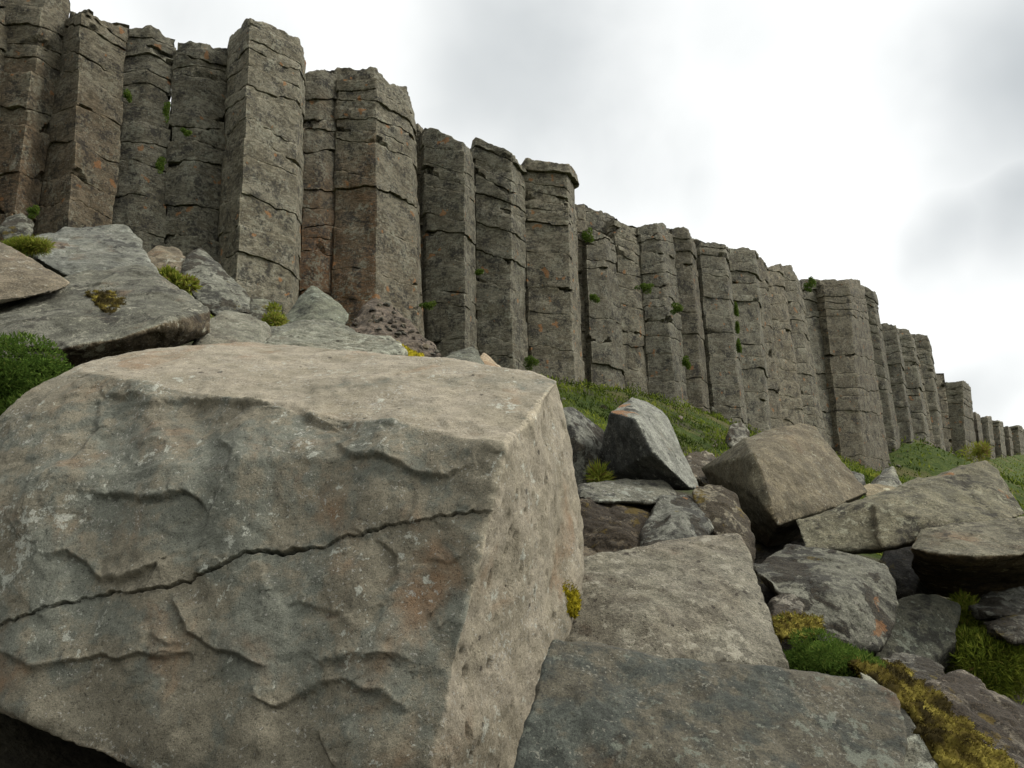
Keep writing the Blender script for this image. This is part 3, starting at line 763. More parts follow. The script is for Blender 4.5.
rock('giant_boulder', 'enormous foreground boulder with a long crack across its grey front face', HERO, 1.1, MAT['hero'], 0.0125, 3, amp=0.55, cuts=0, shape=hero_shape, pre=hero_pre, edge=hero_edge, shrink=0.8)

BOULDERS = [
 # label, fronts, thick, mat, vox, kwargs
 ('smooth dark slab at the bottom of the photo leaning on the giant boulder', [[(508, 790, 2.0), (534, 705, 2.2), (552, 641, 2.45), (578, 650, 2.5), (610, 646, 2.55), (640, 650, 2.55), (665, 662, 2.5), (700, 670, 2.5), (745, 672, 2.55), (800, 674, 2.55), (850, 677, 2.52), (884, 686, 2.48), (899, 702, 2.42), (907, 730, 2.3), (905, 830, 1.98), (560, 820, 1.95), (860, 830, 1.95)]], 0.35, 'slab', 0.008, dict(amp=0.6, cuts=5, cut=0.03, crust=0.0, tint=(.62, .62, .58))),
 ('pitted brown and grey boulder behind the bottom slab, right of the giant one', [[(560, 562, 4.0), (600, 556, 4.2), (650, 554, 4.3), (662, 545, 4.4), (690, 537, 4.5), (738, 535, 4.5), (748, 552, 4.3), (765, 600, 3.9), (792, 672, 3.35), (700, 700, 3.1), (560, 700, 3.2), (640, 610, 3.55), (740, 600, 3.75)]], 0.9, 'pitted', 0.013, dict(amp=0.7, cuts=8, cut=0.04, tint=(.98,.9,.82))),
 ('two-toned boulder with pale top, orange lichen and left face dark in shade', [[(610, 412, 6.45), (632, 397, 6.95), (648, 402, 7.05), (664, 411, 7.0), (670, 428, 6.85), (688, 462, 6.6), (699, 488, 6.3), (635, 419, 6.15), (652, 452, 6.0), (690, 488, 6.05), (640, 478, 6.6), (596, 484, 7.0), (597, 468, 6.9), (602, 440, 6.75), (665, 484, 6.4)]], 0.8, 'crust_and_shade', 0.015, dict(amp=0.35, cuts=0, tri=((635, 419, 6.15), (690, 488, 6.05), (668, 428, 6.85)), crust=1.2)),
 ('blue-grey lichened boulder wedged between the giant and the two-toned boulder', [[(560, 404, 6.9), (572, 408, 7.2), (603, 431, 7.3), (606, 445, 7.0), (598, 470, 6.7), (580, 490, 6.5), (560, 485, 6.5), (582, 445, 6.6)]], 0.6, 'blotch', 0.022, dict(amp=1.0, cuts=5)),
 ('flat pale ledge stone under the two-toned boulder', [[(576, 484, 5.9), (620, 480, 6.2), (664, 480, 6.2), (678, 494, 6.0), (668, 503, 5.7), (600, 502, 5.6), (576, 500, 5.6)]], 0.6, 'grey', 0.016, dict(amp=0.7, cuts=4)),
 ('dark brown mossy boulder under the ledge stone beside the giant boulder', [[(572, 498, 5.6), (640, 500, 5.9), (660, 515, 5.7), (650, 556, 5.1), (600, 570, 4.9), (570, 568, 4.9), (610, 530, 5.2)]], 0.7, 'mossy', 0.016, dict(amp=1.8, cuts=8, strata=0.5, crust=.15, tint=(.95,.85,.75))),
 ('rounded grey boulder in the middle of the pile above the pitted one', [[(645, 510, 5.6), (660, 496, 5.75), (690, 494, 5.8), (704, 506, 5.6), (712, 530, 5.3), (706, 560, 4.9), (650, 566, 4.8), (636, 545, 5.1), (675, 520, 5.25)]], 0.6, 'lichen', 0.016, dict(amp=1.2, cuts=12)),
 ('dark mottled upright rock with two pale knobs on top', [[(690, 490, 5.8), (705, 486, 5.95), (722, 484, 6.0), (735, 494, 5.9), (750, 525, 5.5), (765, 555, 5.1), (745, 580, 4.9), (718, 545, 5.1), (702, 515, 5.5), (725, 510, 5.5)]], 0.5, 'mossy', 0.014, dict(amp=1.5, cuts=10, tint=(1.25, 1.15, 1.0), crust=1.0, crust_dir=(0, 0, 1))),
 ('big smooth tan block with a dark shaded left side', [[(702, 468, 7.7), (745, 438, 7.1), (762, 431, 7.3), (800, 423, 7.5), (815, 426, 7.5), (868, 492, 6.8), (838, 506, 6.4), (778, 525, 5.95), (765, 500, 6.0), (752, 455, 6.35), (720, 500, 7.4), (768, 547, 6.7), (735, 520, 7.2), (800, 540, 7.0)]], 0.9, 'tan', 0.016, dict(amp=0.38, cuts=3, cut=0.02, crust_dir=(.5, -.6, .5), tint=(.90, .88, .78))),
 ('long pale-spotted slab rising to a peak at the right, beside the tan block', [[(796, 520, 5.9), (862, 499, 6.1), (870, 503, 5.9), (884, 548, 5.6), (806, 552, 5.6)],
   [(862, 499, 6.1), (905, 488, 6.3), (918, 478, 6.5), (985, 461, 6.7), (998, 470, 6.6), (1027, 514, 6.0), (1000, 522, 5.7), (960, 523, 5.65), (925, 522, 5.65), (882, 549, 5.5), (874, 505, 5.85)]], [0.7, 0.5], 'grey', 0.015, dict(amp=0.7, cuts=0, tint=(.92, .86, .72))),
 ('overhanging slab at the right edge with a black hollow beneath it', [[(908, 548, 5.3), (920, 528, 5.6), (962, 526, 5.7), (1000, 523, 5.7), (1060, 517, 5.7), (1065, 547, 5.1), (1010, 556, 4.95), (962, 558, 4.95), (925, 552, 5.1), (925, 590, 6.9), (960, 600, 7.0), (1060, 596, 7.0)]], 0.5, 'ledge', 0.015, dict(amp=0.7, cuts=1, cut=0.02, tint=(1.12, 1.0, .80), crust=1.3, crust_dir=(0, -.65, .76))),  # dark base colour also paints the shade under the overhang
 ('speckled grey boulder with dark lichen left of the black hollow', [[(752, 562, 5.1), (790, 546, 5.5), (830, 545, 5.5), (866, 550, 5.4), (888, 570, 5.1), (898, 605, 4.7), (896, 622, 4.6), (878, 650, 4.35), (850, 652, 4.3), (800, 640, 4.25), (765, 600, 4.5), (850, 590, 4.6)]], 0.7, 'blotch', 0.014, dict(amp=0.9, cuts=9, tint=(.85,.83,.78))),
 ('square grey block under the black hollow next to bright grass', [[(872, 655, 4.8), (884, 620, 5.0), (900, 598, 5.3), (935, 595, 5.4), (958, 606, 5.3), (956, 650, 4.95), (950, 672, 4.8), (900, 690, 4.6)]], 0.5, 'grey', 0.016, dict(amp=0.8, cuts=6, tint=(.72, .74, .68), crust=.3)),
 ('small pinkish stone beside the yellow moss cushion', [[(764, 602, 4.15), (778, 593, 4.25), (794, 594, 4.25), (804, 606, 4.15), (800, 622, 3.95), (770, 624, 3.9)]], 0.25, 'lichen', 0.008, dict(amp=0.9, cuts=10, tint=(1.1, 1., .95))),
 ('pale lichened rock poking out under the overhanging slab at the right edge', [[(962, 604, 5.4), (985, 592, 5.6), (1040, 582, 5.7), (1045, 605, 5.4), (1000, 617, 5.1), (972, 618, 5.2)]], 0.4, 'lichen', 0.016, dict(amp=1.0, cuts=6)),
 ('dark flat rock at the right edge above the bright grass', [[(985, 632, 5.0), (1000, 618, 5.2), (1045, 606, 5.3), (1050, 640, 4.9), (1010, 642, 4.8)]], 0.4, 'mossy', 0.014, dict(amp=1.2, cuts=6, strata=.6)),
 ('dark striated rock in the bottom right corner with an orange-brown crest', [[(922, 690, 3.5), (938, 678, 3.75), (962, 674, 3.8), (990, 690, 3.7), (1030, 712, 3.6), (1060, 740, 3.5), (1050, 800, 3.0), (990, 775, 3.0), (945, 735, 3.15), (930, 712, 3.3)]], 0.5, 'mossy', 0.011, dict(amp=1.4, cuts=6, strata=0.9, tint=(1.1, 1.0, .95))),
 ('thin pale-edged slab sloping down behind the bottom slab to the corner', [[(858, 668, 3.25), (872, 676, 3.2), (898, 702, 3.05), (922, 735, 2.9), (950, 790, 2.7), (900, 800, 2.75), (880, 720, 3.0), (866, 690, 3.15)]], 0.2, 'blue', 0.008, dict(amp=0.7, cuts=3, cut=.02, tint=(1.4, 1.4, 1.32))),
 ('low brown mossy stone with pale patches between grey block and golden moss', [[(868, 660, 4.1), (900, 655, 4.3), (930, 660, 4.25), (945, 668, 4.1), (940, 690, 3.7), (900, 685, 3.6), (878, 675, 3.7)]], 0.3, 'mossy', 0.010, dict(amp=1.4, cuts=6)),
 ('small pale boulder on the grassy bank below the columns', [[(725, 440, 13.5), (730, 425, 13.9), (742, 421, 14.), (750, 432, 13.8), (746, 448, 13.3), (732, 450, 13.2)]], 0.6, 'lichen', 0.03, dict(amp=1.2, cuts=12, tint=(1.2, 1.15, 1.1))),
 ('dark crumbly rock between the two-toned boulder and the tan block', [[(685, 458, 8.4), (698, 448, 8.8), (714, 452, 8.8), (722, 466, 8.4), (715, 490, 7.8), (695, 492, 7.6)]], 0.6, 'mossy', 0.025, dict(amp=1.6, cuts=10, tint=(1.6, 1.5, 1.4))),
 ('white-faced boulder with dark left side behind the long spotted slab', [[(866, 492, 9.2), (872, 480, 9.6), (884, 466, 9.9), (893, 466, 9.8), (906, 490, 9.3), (900, 500, 9.), (886, 500, 8.9)]], 0.5, 'grey', 0.025, dict(amp=0.9, cuts=6, tint=(1.15, 1.15, 1.15), crust_dir=(.8, -.3, .5), crust=1)),
 ('flat yellowish stone lying at the foot of the white-faced boulder', [[(860, 486, 8.2), (875, 483, 8.5), (900, 489, 8.4), (902, 496, 8.1), (866, 496, 7.9)]], 0.3, 'tan', 0.02, dict(amp=.9, cuts=5, tint=(1.3, 1.25, 1.05))),
 ('half-buried grey stone between tan block and white-faced boulder', [[(842, 478, 9.6), (852, 470, 10.0), (864, 472, 10.0), (868, 484, 9.6), (855, 490, 9.4)]], 0.4, 'lichen', 0.025, dict(amp=1., cuts=10)),
  ('dark filler stone added in the shady gap below the spotted slab and left of the black hollow', [[(876, 560, 6.7), (895, 538, 7.3), (935, 534, 7.3), (950, 560, 6.9), (930, 610, 6.3), (895, 605, 6.2)]], 0.6, 'mossy', 0.03, dict(amp=1.2, cuts=8, tint=(.8, .8, .8), crust=.2)),  # added filler, its dark colour stands in for the shade of the gap
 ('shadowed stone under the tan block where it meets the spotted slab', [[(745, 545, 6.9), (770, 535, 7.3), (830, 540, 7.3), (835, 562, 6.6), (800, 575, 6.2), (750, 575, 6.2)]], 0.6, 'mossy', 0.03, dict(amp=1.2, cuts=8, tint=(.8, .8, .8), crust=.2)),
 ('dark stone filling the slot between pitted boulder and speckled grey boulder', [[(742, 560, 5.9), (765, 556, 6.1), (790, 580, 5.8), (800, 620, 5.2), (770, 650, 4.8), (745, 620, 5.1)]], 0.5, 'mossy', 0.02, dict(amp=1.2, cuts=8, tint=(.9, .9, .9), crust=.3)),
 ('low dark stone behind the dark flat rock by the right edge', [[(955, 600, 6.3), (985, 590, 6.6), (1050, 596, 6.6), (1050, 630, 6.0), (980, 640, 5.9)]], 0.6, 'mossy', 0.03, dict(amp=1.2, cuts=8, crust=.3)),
 ('brown rubble stone at the foot of the dark mossy boulder by the giant one', [[(570, 545, 5.2), (590, 540, 5.3), (612, 552, 5.1), (610, 575, 4.6), (575, 575, 4.5)]], 0.4, 'rubble', 0.015, dict(amp=1.5, cuts=12, tint=(.8, .72, .62))),
 # left hand group
 ('broad blue-grey slab at the foot of the leftmost columns', [[(22, 244, 8.6), (38, 232, 9.2), (60, 224, 9.6), (95, 232, 9.8), (126, 228, 9.9), (140, 240, 9.6), (146, 262, 8.8), (165, 285, 8.), (110, 300, 7.4), (70, 278, 7.7), (40, 262, 8.0)]], 1.0, 'blue', 0.028, dict(amp=0.8, cuts=4, cut=.03, tint=(.84,.86,.86))),
 ('large flat-topped slab with mossy patches and broken brown front edge', [[(-40, 320, 6.6), (0, 300, 7.0), (55, 288, 7.3), (90, 270, 7.8), (150, 262, 8.0), (168, 284, 7.7), (209, 311, 6.9), (208, 331, 6.85), (165, 345, 6.55), (130, 354, 6.35), (165, 324, 6.3), (118, 339, 6.05), (66, 374, 6.2), (62, 349, 5.9), (0, 341, 6.), (-40, 340, 6.0), (0, 360, 6.8)]], 0.7, 'ledge', 0.018, dict(amp=0.8, cuts=2, cut=.02, crust=1.3, crust_dir=(0, -.35, .93), shrink=.9, tint=(1.05, 1.0, .9))),
 ('tilted brown slab with smooth pinkish top at the left edge', [[(-50, 228, 7.9), (0, 241, 7.6), (30, 258, 7.4), (72, 283, 7.0), (58, 291, 6.8), (0, 304, 6.5), (-50, 312, 6.4), (0, 262, 7.1)]], 0.5, 'tan', 0.02, dict(amp=0.5, cuts=2, cut=.02, tint=(1.05, 1.02, .98))),
 ('upright wedge-shaped boulder blotched with black lichen at the foot of the tallest pillar', [[(180, 268, 10.8), (188, 252, 11.2), (200, 245, 11.4), (212, 256, 11.2), (235, 280, 10.8), (252, 298, 10.4), (250, 312, 10.), (215, 316, 9.7), (196, 300, 9.9), (186, 285, 10.2), (215, 275, 10.5)]], 0.8, 'blotch', 0.028, dict(amp=0.7, cuts=4, cut=.03, tint=(1.0, 1.0, .96))),
 ('greenish grey pyramid-shaped boulder below the rust-faced columns', [[(280, 322, 9.8), (300, 296, 10.3), (312, 285, 10.5), (332, 298, 10.3), (350, 314, 10.0), (344, 330, 9.5), (300, 335, 9.3), (318, 300, 10.0)]], 0.8, 'grey', 0.026, dict(amp=0.7, cuts=4, cut=.03, tint=(.85, .9, .84))),
 ('smooth tan stone between the mossy flat slab and the giant boulder', [[(192, 345, 6.9), (205, 318, 7.5), (225, 310, 7.8), (250, 314, 7.9), (272, 326, 7.8), (276, 345, 7.3), (230, 362, 6.6), (190, 365, 6.4)]], 0.6, 'pitted', 0.022, dict(amp=0.6, cuts=4, tint=(1.0, .97, .9))),
 ('flat layered ledge just behind the top of the giant boulder', [[(262, 346, 6.1), (275, 333, 6.6), (300, 324, 6.9), (345, 330, 6.9), (392, 338, 6.7), (404, 352, 6.2), (400, 370, 5.8), (262, 362, 5.6)]], 0.6, 'pitted', 0.018, dict(amp=0.9, cuts=5, strata=.5, tint=(1.1, 1.1, 1.02))),
 ('grey stone wedged left of the pyramid-shaped boulder', [[(236, 306, 10.3), (250, 296, 10.7), (284, 304, 10.6), (288, 318, 10.2), (262, 330, 9.6), (240, 322, 9.8)]], 0.5, 'lichen', 0.03, dict(amp=1.0, cuts=8, tint=(.95, .95, .85))),
 ('pale low slab in front of the pyramid-shaped boulder', [[(255, 335, 8.2), (275, 320, 8.8), (330, 320, 8.8), (360, 330, 8.5), (350, 345, 8.0), (270, 345, 7.8)]], 0.5, 'grey', 0.024, dict(amp=0.9, cuts=6, tint=(1., 1.02, 1.))),
 ('reddish brown crumbling ridge of rubble below the massive column', [[(340, 335, 9.6), (358, 318, 10.3), (372, 300, 10.8), (382, 300, 10.8), (398, 320, 10.4), (425, 340, 10.), (452, 360, 9.4), (440, 372, 9.0), (400, 368, 8.8), (360, 350, 9.2), (390, 335, 9.8)]], 0.7, 'rubble', 0.022, dict(amp=1.5, cuts=12, fine=1.8, tint=(.7, .62, .58))),
 ('low dark-sided boulder just behind the top right of the giant boulder', [[(432, 362, 6.7), (455, 352, 7.2), (472, 346, 7.4), (478, 352, 7.2), (493, 378, 6.8), (490, 392, 6.4), (450, 385, 6.2), (470, 362, 6.6)]], 0.5, 'grey', 0.02, dict(amp=.6, cuts=3, cut=.03, tint=(.8, .82, .78))),
 ('warm tan stone leaning right of the low dark-sided boulder', [[(478, 358, 7.7), (484, 353, 7.9), (493, 360, 7.9), (513, 377, 7.5), (512, 392, 7.1), (490, 392, 7.)]], 0.4, 'tan', 0.02, dict(amp=.7, cuts=5, tint=(1.8, 1.65, 1.5))),
 ('brown weathered rock above the mossy flat slab, below the recessed column', [[(140, 262, 10.8), (144, 246, 11.4), (158, 240, 11.7), (178, 248, 11.6), (190, 262, 11.1), (180, 282, 10.4), (150, 282, 10.2)]], 0.6, 'tan', 0.03, dict(amp=1.4, cuts=10, tint=(.95, .92, .85))),
 ('small stone at the foot of the cliff in the far left grass', [[(0, 226, 12.3), (8, 214, 12.8), (22, 214, 12.8), (36, 224, 12.6), (32, 238, 12.), (4, 240, 11.9)]], 0.5, 'lichen', 0.03, dict(amp=1.2, cuts=10, tint=(.9, .9, .85))),
 ('dark stone lying in the bushes under the flat slab at the left edge', [[(-30, 350, 5.9), (10, 345, 6.1), (62, 352, 6.0), (60, 376, 5.6), (0, 372, 5.4), (-30, 370, 5.4)]], 0.4, 'mossy', 0.02, dict(amp=1.0, cuts=5, tint=(.8, .8, .8))),
]
for i, (lab, fr, th, mt, vx, kw) in enumerate(BOULDERS):
    nm = 'boulder' if ('boulder' in lab.split(' ')[:7]) else ('rock_slab' if 'slab' in lab else 'rock')
    rock(nm, lab, fr, th, MAT[mt], vx, 40 + i * 5, cat='boulder' if nm == 'boulder' else ('rock slab' if nm == 'rock_slab' else 'rock'), **kw)

def stone_mesh(seed, mat):
    rng = np.random.RandomState(seed); bm = bmesh.new(); bmesh.ops.create_icosphere(bm, subdivisions=4, radius=0.5)
    V = np.array([v.co[:] for v in bm.verts]); Fq = np.array([[v.index for v in f.verts] + [f.verts[-1].index] for f in bm.faces]); bm.free()
    V = V * rng.uniform(.6, 1.1, 3)
    for _ in range(16):
        n = rng.normal(size=3); n /= np.linalg.norm(n); pr = V @ n; off = pr.max() * rng.uniform(.5, .85)
        V = V - n[None] * np.maximum(pr - off, 0)[:, None]
    V = V + V * (fbm(V * 4, 3, seed) * .08)[:, None]
    return mesh_from('stone', V, Fq, mat, attrs={'crust': np.clip(V[:, 2] * 1.5, 0, .7)}, origin=np.array([0, 0, V[:, 2].min() * .6]))
def scatter_stones():
    bpy.context.view_layer.update(); dg = bpy.context.evaluated_depsgraph_get()
    rng = np.random.RandomState(77)
    protos = [stone_mesh(900 + i, MAT[m]) for i, m in enumerate(['lichen', 'grey', 'rubble', 'mossy', 'tan'])]
    used = [False] * len(protos)
    def place(x, y, z, s, label, group):
        k = rng.randint(len(protos))
        if not used[k]: o = protos[k]; used[k] = True
        else: o = protos[k].copy(); COL.objects.link(o)
        o.location = (x, y, z - s * .1); o.rotation_euler = (rng.uniform(-.5, .5), rng.uniform(-.5, .5), rng.uniform(0, 6.28)); o.scale = (s, s * rng.uniform(.7, 1.1), s * rng.uniform(.5, .9))
        g = rng.uniform(.7, 1.1); o.color = (g, g * .98, g * .94, 1)
        tag(o, label, 'stone', group)
    def look(px, py):
        q = un(px, py, 1.0) - EYE; q /= np.linalg.norm(q)
        return S.ray_cast(dg, tuple(EYE), tuple(q), distance=300)
    spots = []
    for _ in range(5200):                                  # stones lie where open ground shows between the boulders
        px, py = rng.uniform(560, 1023), rng.uniform(440, 767); h = look(px, py)
        if h[0] and h[4].name.startswith('ground'):
            D = (h[1] - Vector(EYE)).length
            if D < 13 and rng.rand() < .5 and len(spots) < 90: spots.append((h[1].x, h[1].y, h[1].z, rng.uniform(.05, .22) * (.4 + D / 10), 'loose stone on the dark ground between the big boulders', 'loose stones between the boulders'))
    n = 0
    for _ in range(2500):                                  # broken pieces on the rubble ridge
        px, py = rng.uniform(345, 452), rng.uniform(300, 372); h = look(px, py)
        if n < 60 and h[0] and h[4].get('label', '').startswith('reddish brown crumbling'):
            spots.append((h[1].x, h[1].y, h[1].z, rng.uniform(.05, .17), 'small broken stone on the reddish rubble ridge below the massive column', 'broken stones on the rubble ridge')); n += 1
    n = 0
    for _ in range(6000):                                  # fallen pieces along the foot of the cliff
        px = rng.uniform(515, 1000); py = rng.uniform(380, 470); h = look(px, py)
        if n < 9 and h[0] and h[4].name.startswith('ground') and (h[1] - Vector(EYE)).length > 15 and rng.rand() < .06:
            spots.append((h[1].x, h[1].y, h[1].z, rng.uniform(.15, .5), 'fallen stone lying on the grassy bank below the basalt columns', 'fallen stones on the grassy bank')); n += 1
    for sp_ in spots: place(*sp_)
scatter_stones()

# ------------------------------------------------------------------ vegetation
def blades(P, Nn, L, Wd, rng, lean=0.6, mode='blade'):
    """one small pointed leaf (two triangles as a quad) per point"""
    n = len(P)
    d = Nn + rng.normal(0, lean, (n, 3)); d /= np.linalg.norm(d, axis=1)[:, None]
    s = np.cross(d, rng.normal(size=(n, 3))); s /= np.linalg.norm(s, axis=1)[:, None] + 1e-9
    bend = np.cross(s, d)
    L = L[:, None]; Wd = Wd[:, None]
    a = P; b = P + d * L * 0.5 + s * Wd * 0.5 + bend * L * 0.08; c = P + d * L + bend * L * 0.22; e = P + d * L * 0.5 - s * Wd * 0.5 + bend * L * 0.08
    V = np.stack([a, b, c, e], 1).reshape(-1, 3)
    Fc = np.arange(4 * n).reshape(n, 4)
    return V, Fc
def leafy(name, P, Nn, L, Wd, tone, mat, seed, lean=0.6, **kw):
    rng = np.random.RandomState(seed)
    V, Fc = blades(P, Nn, L, Wd, rng, lean)
    return mesh_from(name, V, Fc, mat, smooth=False, attrs={'tone': np.repeat(np.clip(tone, 0, 1), 4)}, **kw)

def build_grass():
    rng = np.random.RandomState(5)
    Ps, Ls, Ws, Ts = [], [], [], []
    for (r0_, r1_, n, L, Wd) in [(3.5, 9, 60000, 0.09, 0.009), (9, 20, 110000, 0.10, 0.020), (20, 45, 120000, 0.11, 0.034), (45, 160, 90000, 0.20, 0.08)]:
        d = np.exp(rng.uniform(math.log(r0_), math.log(r1_), n)); a = rng.uniform(R(-42), R(44), n)
        x, y = d * np.sin(a), d * np.cos(a)
        z, o = ground_z(x, y)
        ok = (o > -0.2) & (o < 60) & ~((d < 12.5) & (a < R(30.5))) & ~((a < R(-6)) & (rng.rand(n) < .6)) & ~((d<4.4))
        x, y, z = x[ok], y[ok], z[ok]; d = d[ok]
        P = np.stack([x, y, z], 1)
        c = fbm(P * 1.3, 3, 33); tuft = np.clip(0.5 + c, 0.05, 1.2)
        bare = fbm(P * 0.5, 3, 34)
        keep = rng.rand(len(x)) < np.clip(1.05 - sst(bare, 0.20, 0.45), 0.08, 1)
        P, c, tuft = P[keep], c[keep], tuft[keep]
        lump = np.clip(fbm(P * np.array([1.1, 1.1, 0]), 3, 35) + .15, 0, 1.2) * (0.32 if r0_ >= 9 else 0.05) * min(1.0, (r1_ / 20) ** .5)
        P[:, 2] += rng.rand(len(P)) ** .5 * (tuft * L * 1.3 + lump) - 0.02
        Ps.append(P); Ls.append(L * (0.5 + tuft) * rng.uniform(.6, 1.2, len(P))); Ws.append(Wd * rng.uniform(.7, 1.4, len(P)))
        Ts.append(0.46 + c[:] * 0.35 + fbm(P * 0.6, 2, 39) * 0.6 - (0.24 if r0_ >= 20 else -0.06) + rng.normal(0, 0.13, len(P)))
    P = np.concatenate(Ps); N = np.tile([0, 0, 1.0], (len(P), 1))
    o = leafy('grass', P, N, np.concatenate(Ls), np.concatenate(Ws), np.concatenate(Ts), MAT['grass'], 6, lean=0.55, origin=np.zeros(3))
    tag(o, 'short green grass covering the slope between boulders and columns', 'grass', kind='stuff')
build_grass()

def clump(name, label, cat, cpx, rad, n, mat, seed, L=0.05, Wd=0.02, squash=(1, 1, .8), lean=.8, tone=0.5, group=None, lobes=5):
    rng = np.random.RandomState(seed); c = un(*cpx)
    cs = rng.normal(0, 0.45, (lobes, 3)) * rad * np.array(squash); rr = rad * rng.uniform(.35, .65, lobes)
    k = rng.randint(0, lobes, n); dv = rng.normal(size=(n, 3)); dv /= np.linalg.norm(dv, axis=1)[:, None]
    P = c + cs[k] + dv * (rr[k] * rng.uniform(.55, 1.0, n) ** .5)[:, None] * np.array(squash)
    T = tone + 0.25 * dv[:, 2] * 0 + rng.normal(0, .17, n) + (cs[k, 0] / rad) * .15
    N = dv + np.array([0, 0, .6])
    o = leafy(name, P, N, L * rng.uniform(.6, 1.3, n), Wd * rng.uniform(.6, 1.3, n), T, mat, seed, lean=lean)
    # woody heart so the clump has a body
    tag(o, label, cat, group)
    return o
def crev(px, py, dd=-.25): 
    return (px, py, dline(px) + dd)
G = 'green tufts growing on the cliff face'
TUFTS = [
 (479, 272, -.55, .20, 'bright green tuft on the slab-capped column'), (428, 307, -.1, .22, 'dark green tuft low in the vertical cleft beside the massive column'),
 (167, 110, .1, .18, 'upper green tuft between the recessed blocky column and its neighbour'), (161, 167, .1, .20, 'lower green tuft beside the pale square block'),
 (186, 133, .0, .14, 'small grassy tuft on the narrow cracked column'), (32, 211, -.1, .16, 'little green tuft at the foot of the leftmost columns'),
 (586, 238, 0, .30, 'green growth on the top of the short broken column'), (646, 288, .1, .30, 'grassy tuft high in the cleft left of the notched column'),
 (678, 308, -.1, .32, 'tuft of green on the ledge of the notched column'), (686, 363, -.1, .25, 'low tuft between the notched column and dark narrow one'),
 (736, 311, .0, .28, 'uppermost tuft in the long vertical crack'), (739, 345, .0, .28, 'lowest round tuft in the long vertical crack'), (737, 328, .1, .2, 'middle wisp of green in the long vertical crack'),
 (812, 285, .6, .4, 'green turf on top of the recessed column'), (594, 298, -.2, .22, 'olive moss tuft on the face of the short broken column'),
 (531, 362, -.2, .3, 'grassy tuft at the foot of the gap left of the thick column'), (128, 95, 0, .15, 'small green tuft at the right edge of the leaning column'),
]
for i, (x, y, dd, r, lab) in enumerate(TUFTS):
    d = dline(x) - .25 + dd
    r *= .68
    clump('fern_tuft', lab, 'tuft', (x, y, d), r, int(900), MAT['shrub'], 300 + i, L=.05 * (d / 20), Wd=.022 * (d / 20), group=G, tone=.62, squash=(.3, .4, 1.7) if i in (10, 11, 12, 2) else (.6 + .6 * ((i * 37) % 10) / 10, .5, .5 + .9 * ((i * 53) % 10) / 10), lobes=7)
clump('leafy_bush', 'leafy green bush at the left edge above the giant boulder', 'bush', (12, 402, 4.9), .42, 20000, MAT['shrub'], 401, L=.032, Wd=.011, squash=(1, .8, .75), lobes=9, tone=.45)
clump('leafy_bush', 'dark green bush under the flat slab left of the giant boulder', 'bush', (45, 382, 5.2), .26, 9000, MAT['shrub'], 402, L=.032, Wd=.011, squash=(1, .8, .6), lobes=7, tone=.3)
clump('heather_bush', 'dark green bush beside the yellow moss cushion behind the bottom slab', 'bush', (808, 657, 3.55), .16, 9000, MAT['shrub'], 403, L=.022, Wd=.006, squash=(1.3, .8, .6), lobes=12, tone=.5)
clump('heather_bush', 'olive green low bush above the pale-edged slab', 'bush', (843, 668, 3.6), .13, 3500, MAT['shrub'], 404, L=.035, Wd=.009, squash=(1.4, .8, .5), lobes=8, tone=.4)
clump('herb_clump', 'bright green leafy herb between the blue-grey slab and blotched wedge boulder', 'herb', (175, 281, 9.4), .2, 1600, MAT['grass'], 405, L=.08, Wd=.03, squash=(1, .6, .6), tone=.65)
clump('grass_tuft', 'long grass tuft between the pinkish slab and blue-grey slab', 'grass tuft', (22, 246, 7.85), .17, 4200, MAT['grass'], 406, L=.07, Wd=.007, squash=(1.5, .6, .4), tone=.55)
clump('grass_tuft', 'grass wisp in the dark gap under the two-toned boulder', 'grass tuft', (600, 478, 6.25), .09, 500, MAT['grass'], 407, L=.09, Wd=.010, squash=(.6, .5, 1.2), tone=.7)
clump('herb_clump', 'green herb at the foot of the pyramid-shaped boulder on its left', 'herb', (272, 322, 9.4), .16, 900, MAT['grass'], 408, L=.06, Wd=.02, tone=.6)
clump('grass_tuft', 'yellow-green wisp on the peak of the long spotted slab', 'grass tuft', (980, 452, 6.9), .09, 500, MAT['grass'], 409, L=.07, Wd=.008, tone=.75)
clump('leafy_bush', 'bright green grassy bush right of the square grey block', 'bush', (968, 632, 5.4), .22, 9000, MAT['grass'], 410, L=.05, Wd=.007, squash=(.8, .6, 1.), lobes=8, tone=.55)
clump('leafy_bush', 'grassy green mound at the right edge above the dark striated rock', 'bush', (1005, 668, 5.1), .34, 16000, MAT['grass'], 411, L=.055, Wd=.007, squash=(1.1, .7, .55), lobes=10, tone=.5)

def moss(label, poly, mat, vox, seed, n, L=.02, Wd=.006, thick=.05, name='moss_cushion', tone=.5, group='yellow moss cushions'):
    """a low lumpy cushion with fine leaves all over it"""
    bm = hull_mesh([solid(poly, thick, .9)])
    V, N, Fq = remesh(bm, vox)
    s = np.ptp(V, axis=0).mean()
    V = V + N * (fbm(V / s * 9, 4, seed, .6) * .065 * s + fbm(V * 50, 3, seed + 1) * .008)[:, None]
    rng = np.random.RandomState(seed); k = rng.randint(0, len(V), n)
    BV, BF = blades(V[k], N[k], L * rng.uniform(.5, 1.3, n), Wd * rng.uniform(.6, 1.4, n), rng, .7)
    tb = tone + fbm(V / s * 6, 4, seed + 2) * .95
    T = np.concatenate([np.clip(tb - .1, 0, 1), np.repeat(np.clip(tb[k] + rng.normal(0, .12, n), 0, 1), 4)])
    A = np.concatenate([V, BV]); FF = np.concatenate([Fq, BF + len(V)])
    o = mesh_from(name, A, FF, mat, attrs={'tone': T}); tag(o, label, 'moss', group); return o
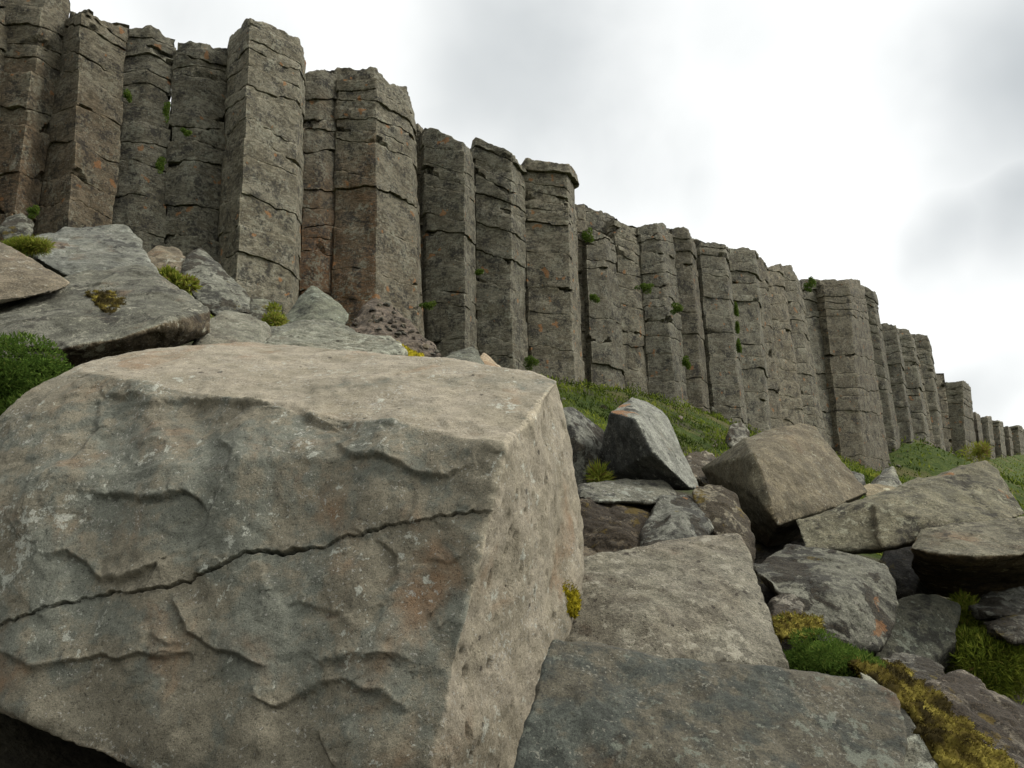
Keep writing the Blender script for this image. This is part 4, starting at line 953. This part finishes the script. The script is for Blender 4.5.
moss('vivid yellow moss cushion behind the bottom slab beside a small pinkish stone', [(772, 618, 3.85), (790, 614, 3.95), (822, 618, 3.95), (820, 630, 3.8), (795, 640, 3.7), (776, 634, 3.7)], MAT['gold'], .008, 501, 2500, tone=.62, L=.018)
moss('lime yellow moss on the right edge of the giant boulder', [(557, 570, 3.55), (565, 568, 3.6), (570, 585, 3.6), (580, 600, 3.62), (577, 618, 3.55), (566, 612, 3.5), (563, 590, 3.5)], MAT['moss'], .006, 502, 1800, thick=.04, tone=.4, L=.014, Wd=.005)
moss('small yellow moss patch on the pitted boulder', [(666, 566, 4.13), (680, 560, 4.18), (698, 558, 4.2), (694, 570, 4.07), (676, 576, 4.02)], MAT['gold'], .007, 503, 1200, thick=.03, tone=.55, L=.014)
moss('lime yellow moss strip beside the rubble ridge behind the giant boulder', [(388, 342, 7.9), (398, 343, 8.1), (425, 357, 7.9), (428, 364, 7.6), (410, 362, 7.5)], MAT['moss'], .012, 504, 1500, thick=.1, tone=.5)
moss('brown mossy patch on the middle of the flat-topped slab', [(84, 292, 7.0), (100, 287, 7.2), (118, 290, 7.2), (130, 302, 6.8), (112, 316, 6.5), (104, 312, 6.55)], MAT['gold'], .014, 505, 1500, thick=.05, tone=.12, group='brown moss on the flat slab')
moss('long golden mossy bank in the bottom right corner between pale slab and striated rock', [(850, 662, 3.45), (868, 660, 3.7), (905, 672, 3.75), (928, 700, 3.4), (960, 730, 3.2), (1000, 755, 3.05), (1045, 800, 2.8), (970, 800, 2.65), (935, 745, 2.85), (905, 705, 3.0), (875, 680, 3.2)], MAT['gold'], .011, 506, 52000, L=.013, Wd=.004, thick=.35, name='moss_bank', tone=.42, group='golden moss bank')
moss('olive moss spot on top of the two-toned boulder', [(634, 408, 7.05), (641, 405, 7.15), (648, 407, 7.1), (645, 412, 6.95), (637, 412, 6.95)], MAT['gold'], .012, 507, 500, thick=.05, tone=.1)
print('done', sum(len(o.data.vertices) for o in bpy.data.objects if o.type == 'MESH'))
